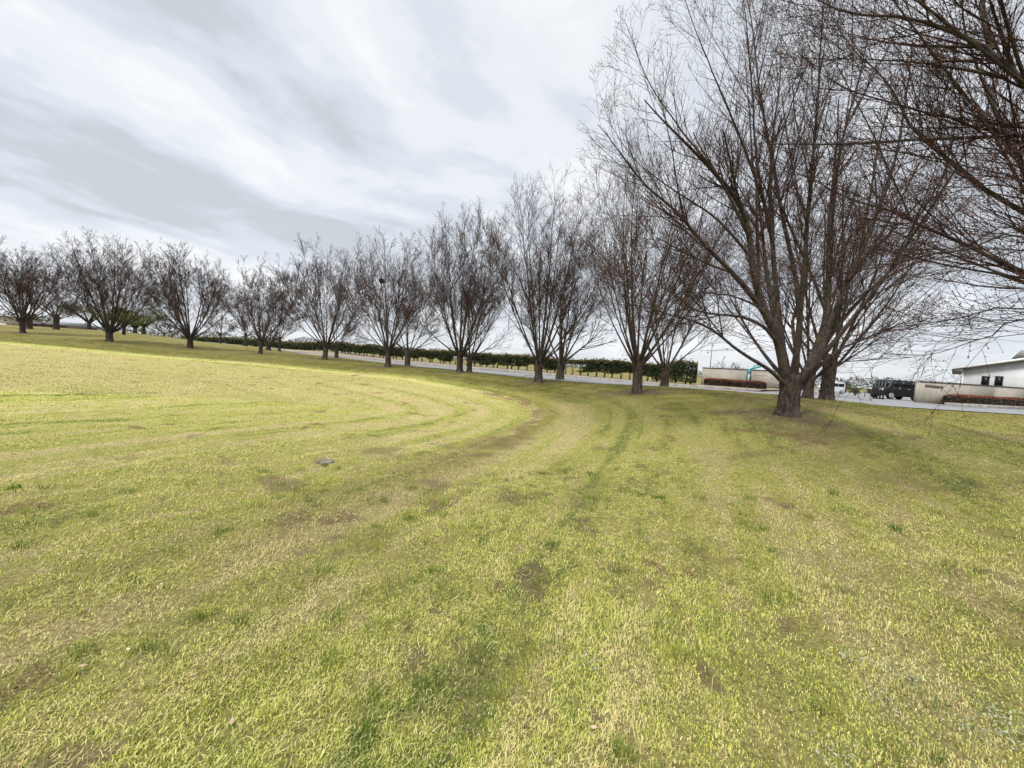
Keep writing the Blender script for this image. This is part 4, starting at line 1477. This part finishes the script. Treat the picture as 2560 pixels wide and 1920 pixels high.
def blades(x, y, z, hgt, wid, lean, leandir, rnd, r, curl=0.5):
    n = len(x)
    fa = r.random(n) * 6.28
    fx, fy = np.cos(fa) * wid, np.sin(fa) * wid
    lx, ly = np.cos(leandir), np.sin(leandir)
    m1 = 0.55
    h1, h2 = hgt * m1 * np.cos(lean * .5), hgt * (m1 * np.cos(lean * .5) + (1 - m1) * np.cos(np.minimum(lean * (1 + curl), 1.75)))
    d1, d2 = hgt * m1 * np.sin(lean * .5), hgt * (m1 * np.sin(lean * .5) + (1 - m1) * np.sin(np.minimum(lean * (1 + curl), 1.75)))
    V = np.empty((n, 5, 3))
    V[:, 0] = np.stack([x - fx, y - fy, z - .006], 1)
    V[:, 1] = np.stack([x + fx, y + fy, z - .006], 1)
    V[:, 2] = np.stack([x + lx * d1 + fx * .8, y + ly * d1 + fy * .8, z + h1], 1)
    V[:, 3] = np.stack([x + lx * d1 - fx * .8, y + ly * d1 - fy * .8, z + h1], 1)
    V[:, 4] = np.stack([x + lx * d2, y + ly * d2, z + np.maximum(h2, .004)], 1)
    return V


def build_grass():
    r = np.random.default_rng(8)
    VV, RR = [], []

    def area(n, r0, r1, p):
        u = r.random(n)
        e = 2 - p                           # density ~ R^-p
        R = (r0 ** e + u * (r1 ** e - r0 ** e)) ** (1 / e)
        a = np.radians(r.uniform(-66, 66, n))
        return R * np.sin(a), R * np.cos(a), R

    # mown sward
    x, y, R = area(1150000, 0.9, 60.0, 1.68)
    k = on_lawn(x, y) & (r.random(len(x)) < 1.25 - R / 55)
    dens = 0.35 * vnoise(x * 2.2, y * 2.2, 31) + 0.35 * vnoise(x * 7, y * 7, 32) + 0.30 * vnoise(x * 17, y * 17, 33)
    k &= r.random(len(x)) < np.clip((dens - 0.30) * 4.5, 0.24, 1)
    x, y, R, dens = x[k], y[k], R[k], dens[k]
    U, S = mow_us(x, y)
    # thin on the wheel track and on scalped spots
    tr = np.clip((U + .1) / .3, 0, 1) * np.clip((1.25 - U) / .5, 0, 1) * np.clip((S - S_APEX + 11) / 6, 0, 1) * np.clip((S_APEX + 6 - S) / 4, 0, 1)
    bare = bare_at(x, y)
    k = r.random(len(x)) > np.maximum.reduce([tr * .9 * vnoise(U * 3, S * .6, 83) * 1.4, bare * .93, dirt_at(x, y) * .8])
    x, y, R, dens, U, S = x[k], y[k], R[k], dens[k], U[k], S[k]
    n = len(x)
    j = np.searchsorted(_sc, S).clip(1, len(_seg)) - 1
    head = np.arctan2(_seg[j, 1], _seg[j, 0])
    z = gz(x, y) + micro(x, y) + relief(U, S, R) - .01
    hgt = (0.010 + 0.020 * r.random(n)) * (0.55 + 0.9 * vnoise(x * 1.7, y * 1.7, 40)) * np.clip(R / 9, 1, 1.7)
    wid = np.maximum(0.0016 + 0.0017 * r.random(n), R * 0.00042)
    lean = np.abs(r.normal(size=n)) * 0.75 + 0.45
    ld = np.where(r.random(n) < .45, head + r.normal(size=n) * .5, r.random(n) * 6.28)
    rnd = np.clip(r.normal(.52, .25, n), 0, 1)
    VV.append(blades(x, y, z, hgt, wid, np.minimum(lean, 1.6), ld, rnd, r, .7)); RR.append(np.stack([U, S, rnd], 1))

    # dry clippings lying flat, mostly along the mowing direction
    x, y, R = area(150000, 0.9, 24.0, 1.4)
    U, S = mow_us(x, y)
    k = on_lawn(x, y) & (relief(U, S, R * 0) / .1 * 3.2 + .55 * vnoise(x * 1.4, y * 1.4, 55) + .3 * r.random(len(x)) > .62)
    x, y, R, U, S = x[k], y[k], R[k], U[k], S[k]
    n = len(x)
    j = np.searchsorted(_sc, S).clip(1, len(_seg)) - 1
    head = np.arctan2(_seg[j, 1], _seg[j, 0])
    z = gz(x, y) + micro(x, y) + relief(U, S, R) + .004 + .014 * r.random(n)
    ld = np.where(r.random(n) < .5, head + r.normal(size=n) * .6, r.random(n) * 6.28)
    VV.append(blades(x, y, z, 0.015 + 0.04 * r.random(n) ** 1.8, np.maximum(0.0007 + .0007 * r.random(n), R * .00034), np.full(n, 2.75) + r.normal(size=n) * .2, ld, None, r, 0.12))
    RR.append(np.stack([U, S, np.clip(.60 + .38 * r.random(n), 0, 1)], 1))

    # taller green tufts that the mower missed
    m = 520
    cx, cy, cR = area(m, 1.1, 6.0, 1.5)
    per = r.integers(25, 80, m)
    own = np.repeat(np.arange(m), per)
    n = len(own)
    spread = (0.025 + 0.075 * r.random(m) ** 2)[own]
    x = cx[own] + r.normal(size=n) * spread
    y = cy[own] + r.normal(size=n) * spread
    k = on_lawn(x, y)
    x, y, own = x[k], y[k], own[k]
    n = len(x)
    U, S = mow_us(x, y)
    z = gz(x, y) + micro(x, y) + relief(U, S, np.hypot(x, y)) - .01
    gcol = (0.0 + 0.45 * r.random(m) ** 1.3)[own]
    VV.append(blades(x, y, z, (0.035 + 0.04 * r.random(n)) * (0.6 + .6 * r.random(m))[own], np.maximum(.0015, np.hypot(x, y) * .0004),
                     np.abs(r.normal(size=n)) * .45 + .1, np.arctan2(y - cy[own], x - cx[own]) + r.normal(size=n) * .5, None, r))
    RR.append(np.stack([U, S, np.clip(gcol + r.normal(size=n) * .06, 0, 1)], 1))

    V = np.concatenate(VV)
    A = np.concatenate(RR)
    n = len(V)
    b = (np.arange(n) * 5)[:, None]
    quads = b + np.array([[0, 1, 2, 3]])
    tris = b + np.array([[3, 2, 4]])
    A = np.repeat(A, 5, axis=0)
    o = mesh_obj('grass', V.reshape(-1, 3), [quads, tris], M_BLADE, attrs={'mow_u': A[:, 0], 'mow_s': A[:, 1], 'rnd': A[:, 2]})
    tag(o, 'short mown half-dry grass and loose clippings covering the lawn', 'grass', kind='stuff')


build_grass()


def litter():
    """Fallen leaves and petals, and the woolly grey weeds near the lower right."""
    r = np.random.default_rng(64)
    n = 520
    R = 1.3 + 7 * r.random(n) ** 1.6
    a = np.radians(r.uniform(-60, 60, n))
    x, y = R * np.sin(a), R * np.cos(a)
    C = np.column_stack([x, y, gz(x, y) + micro(x, y) + .022])
    V, Q = leaves(C, 0.006 + .012 * r.random(n) ** 2, r, .75)
    m = leaf_mat('fallen_leaf', (.13, .06, .035), (.46, .34, .24))
    o = mesh_obj('fallen_leaves', V, [Q], m, attrs={'rnd': np.repeat(r.random(n), 4)})
    tag(o, 'scattered fallen leaves and pale petals on the near grass', 'fallen leaves', kind='stuff')
    spots = [(2200, 1745, .09), (2245, 1690, .07), (2100, 1880, .09), (2130, 1650, .06), (2480, 1790, .10), (2420, 1830, .08), (2540, 1850, .07), (1480, 1640, .05)]
    Cs = []
    for px, py, s in spots:
        d = at(px, py, 1.0) - EYE
        t = 1.5 / -d[2]
        p = EYE + d * t
        k = int(110 * s / .08)
        q = np.column_stack([p[0] + r.normal(size=k) * s * .7, p[1] + r.normal(size=k) * s * .6])
        Cs.append(np.column_stack([q, gz(q[:, 0], q[:, 1]) + micro(q[:, 0], q[:, 1]) + .008 + .028 * r.random(k)]))
    C = np.concatenate(Cs)
    V, Q = leaves(C, np.full(len(C), .0075), r, .5)
    m = leaf_mat('woolly_leaf', (.15, .175, .09), (.33, .35, .24))
    o = mesh_obj('weeds', V, [Q], m, attrs={'rnd': np.repeat(r.random(len(C)), 4)})
    tag(o, 'silvery woolly leaved weeds creeping through the near grass', 'weeds', kind='stuff')


litter()
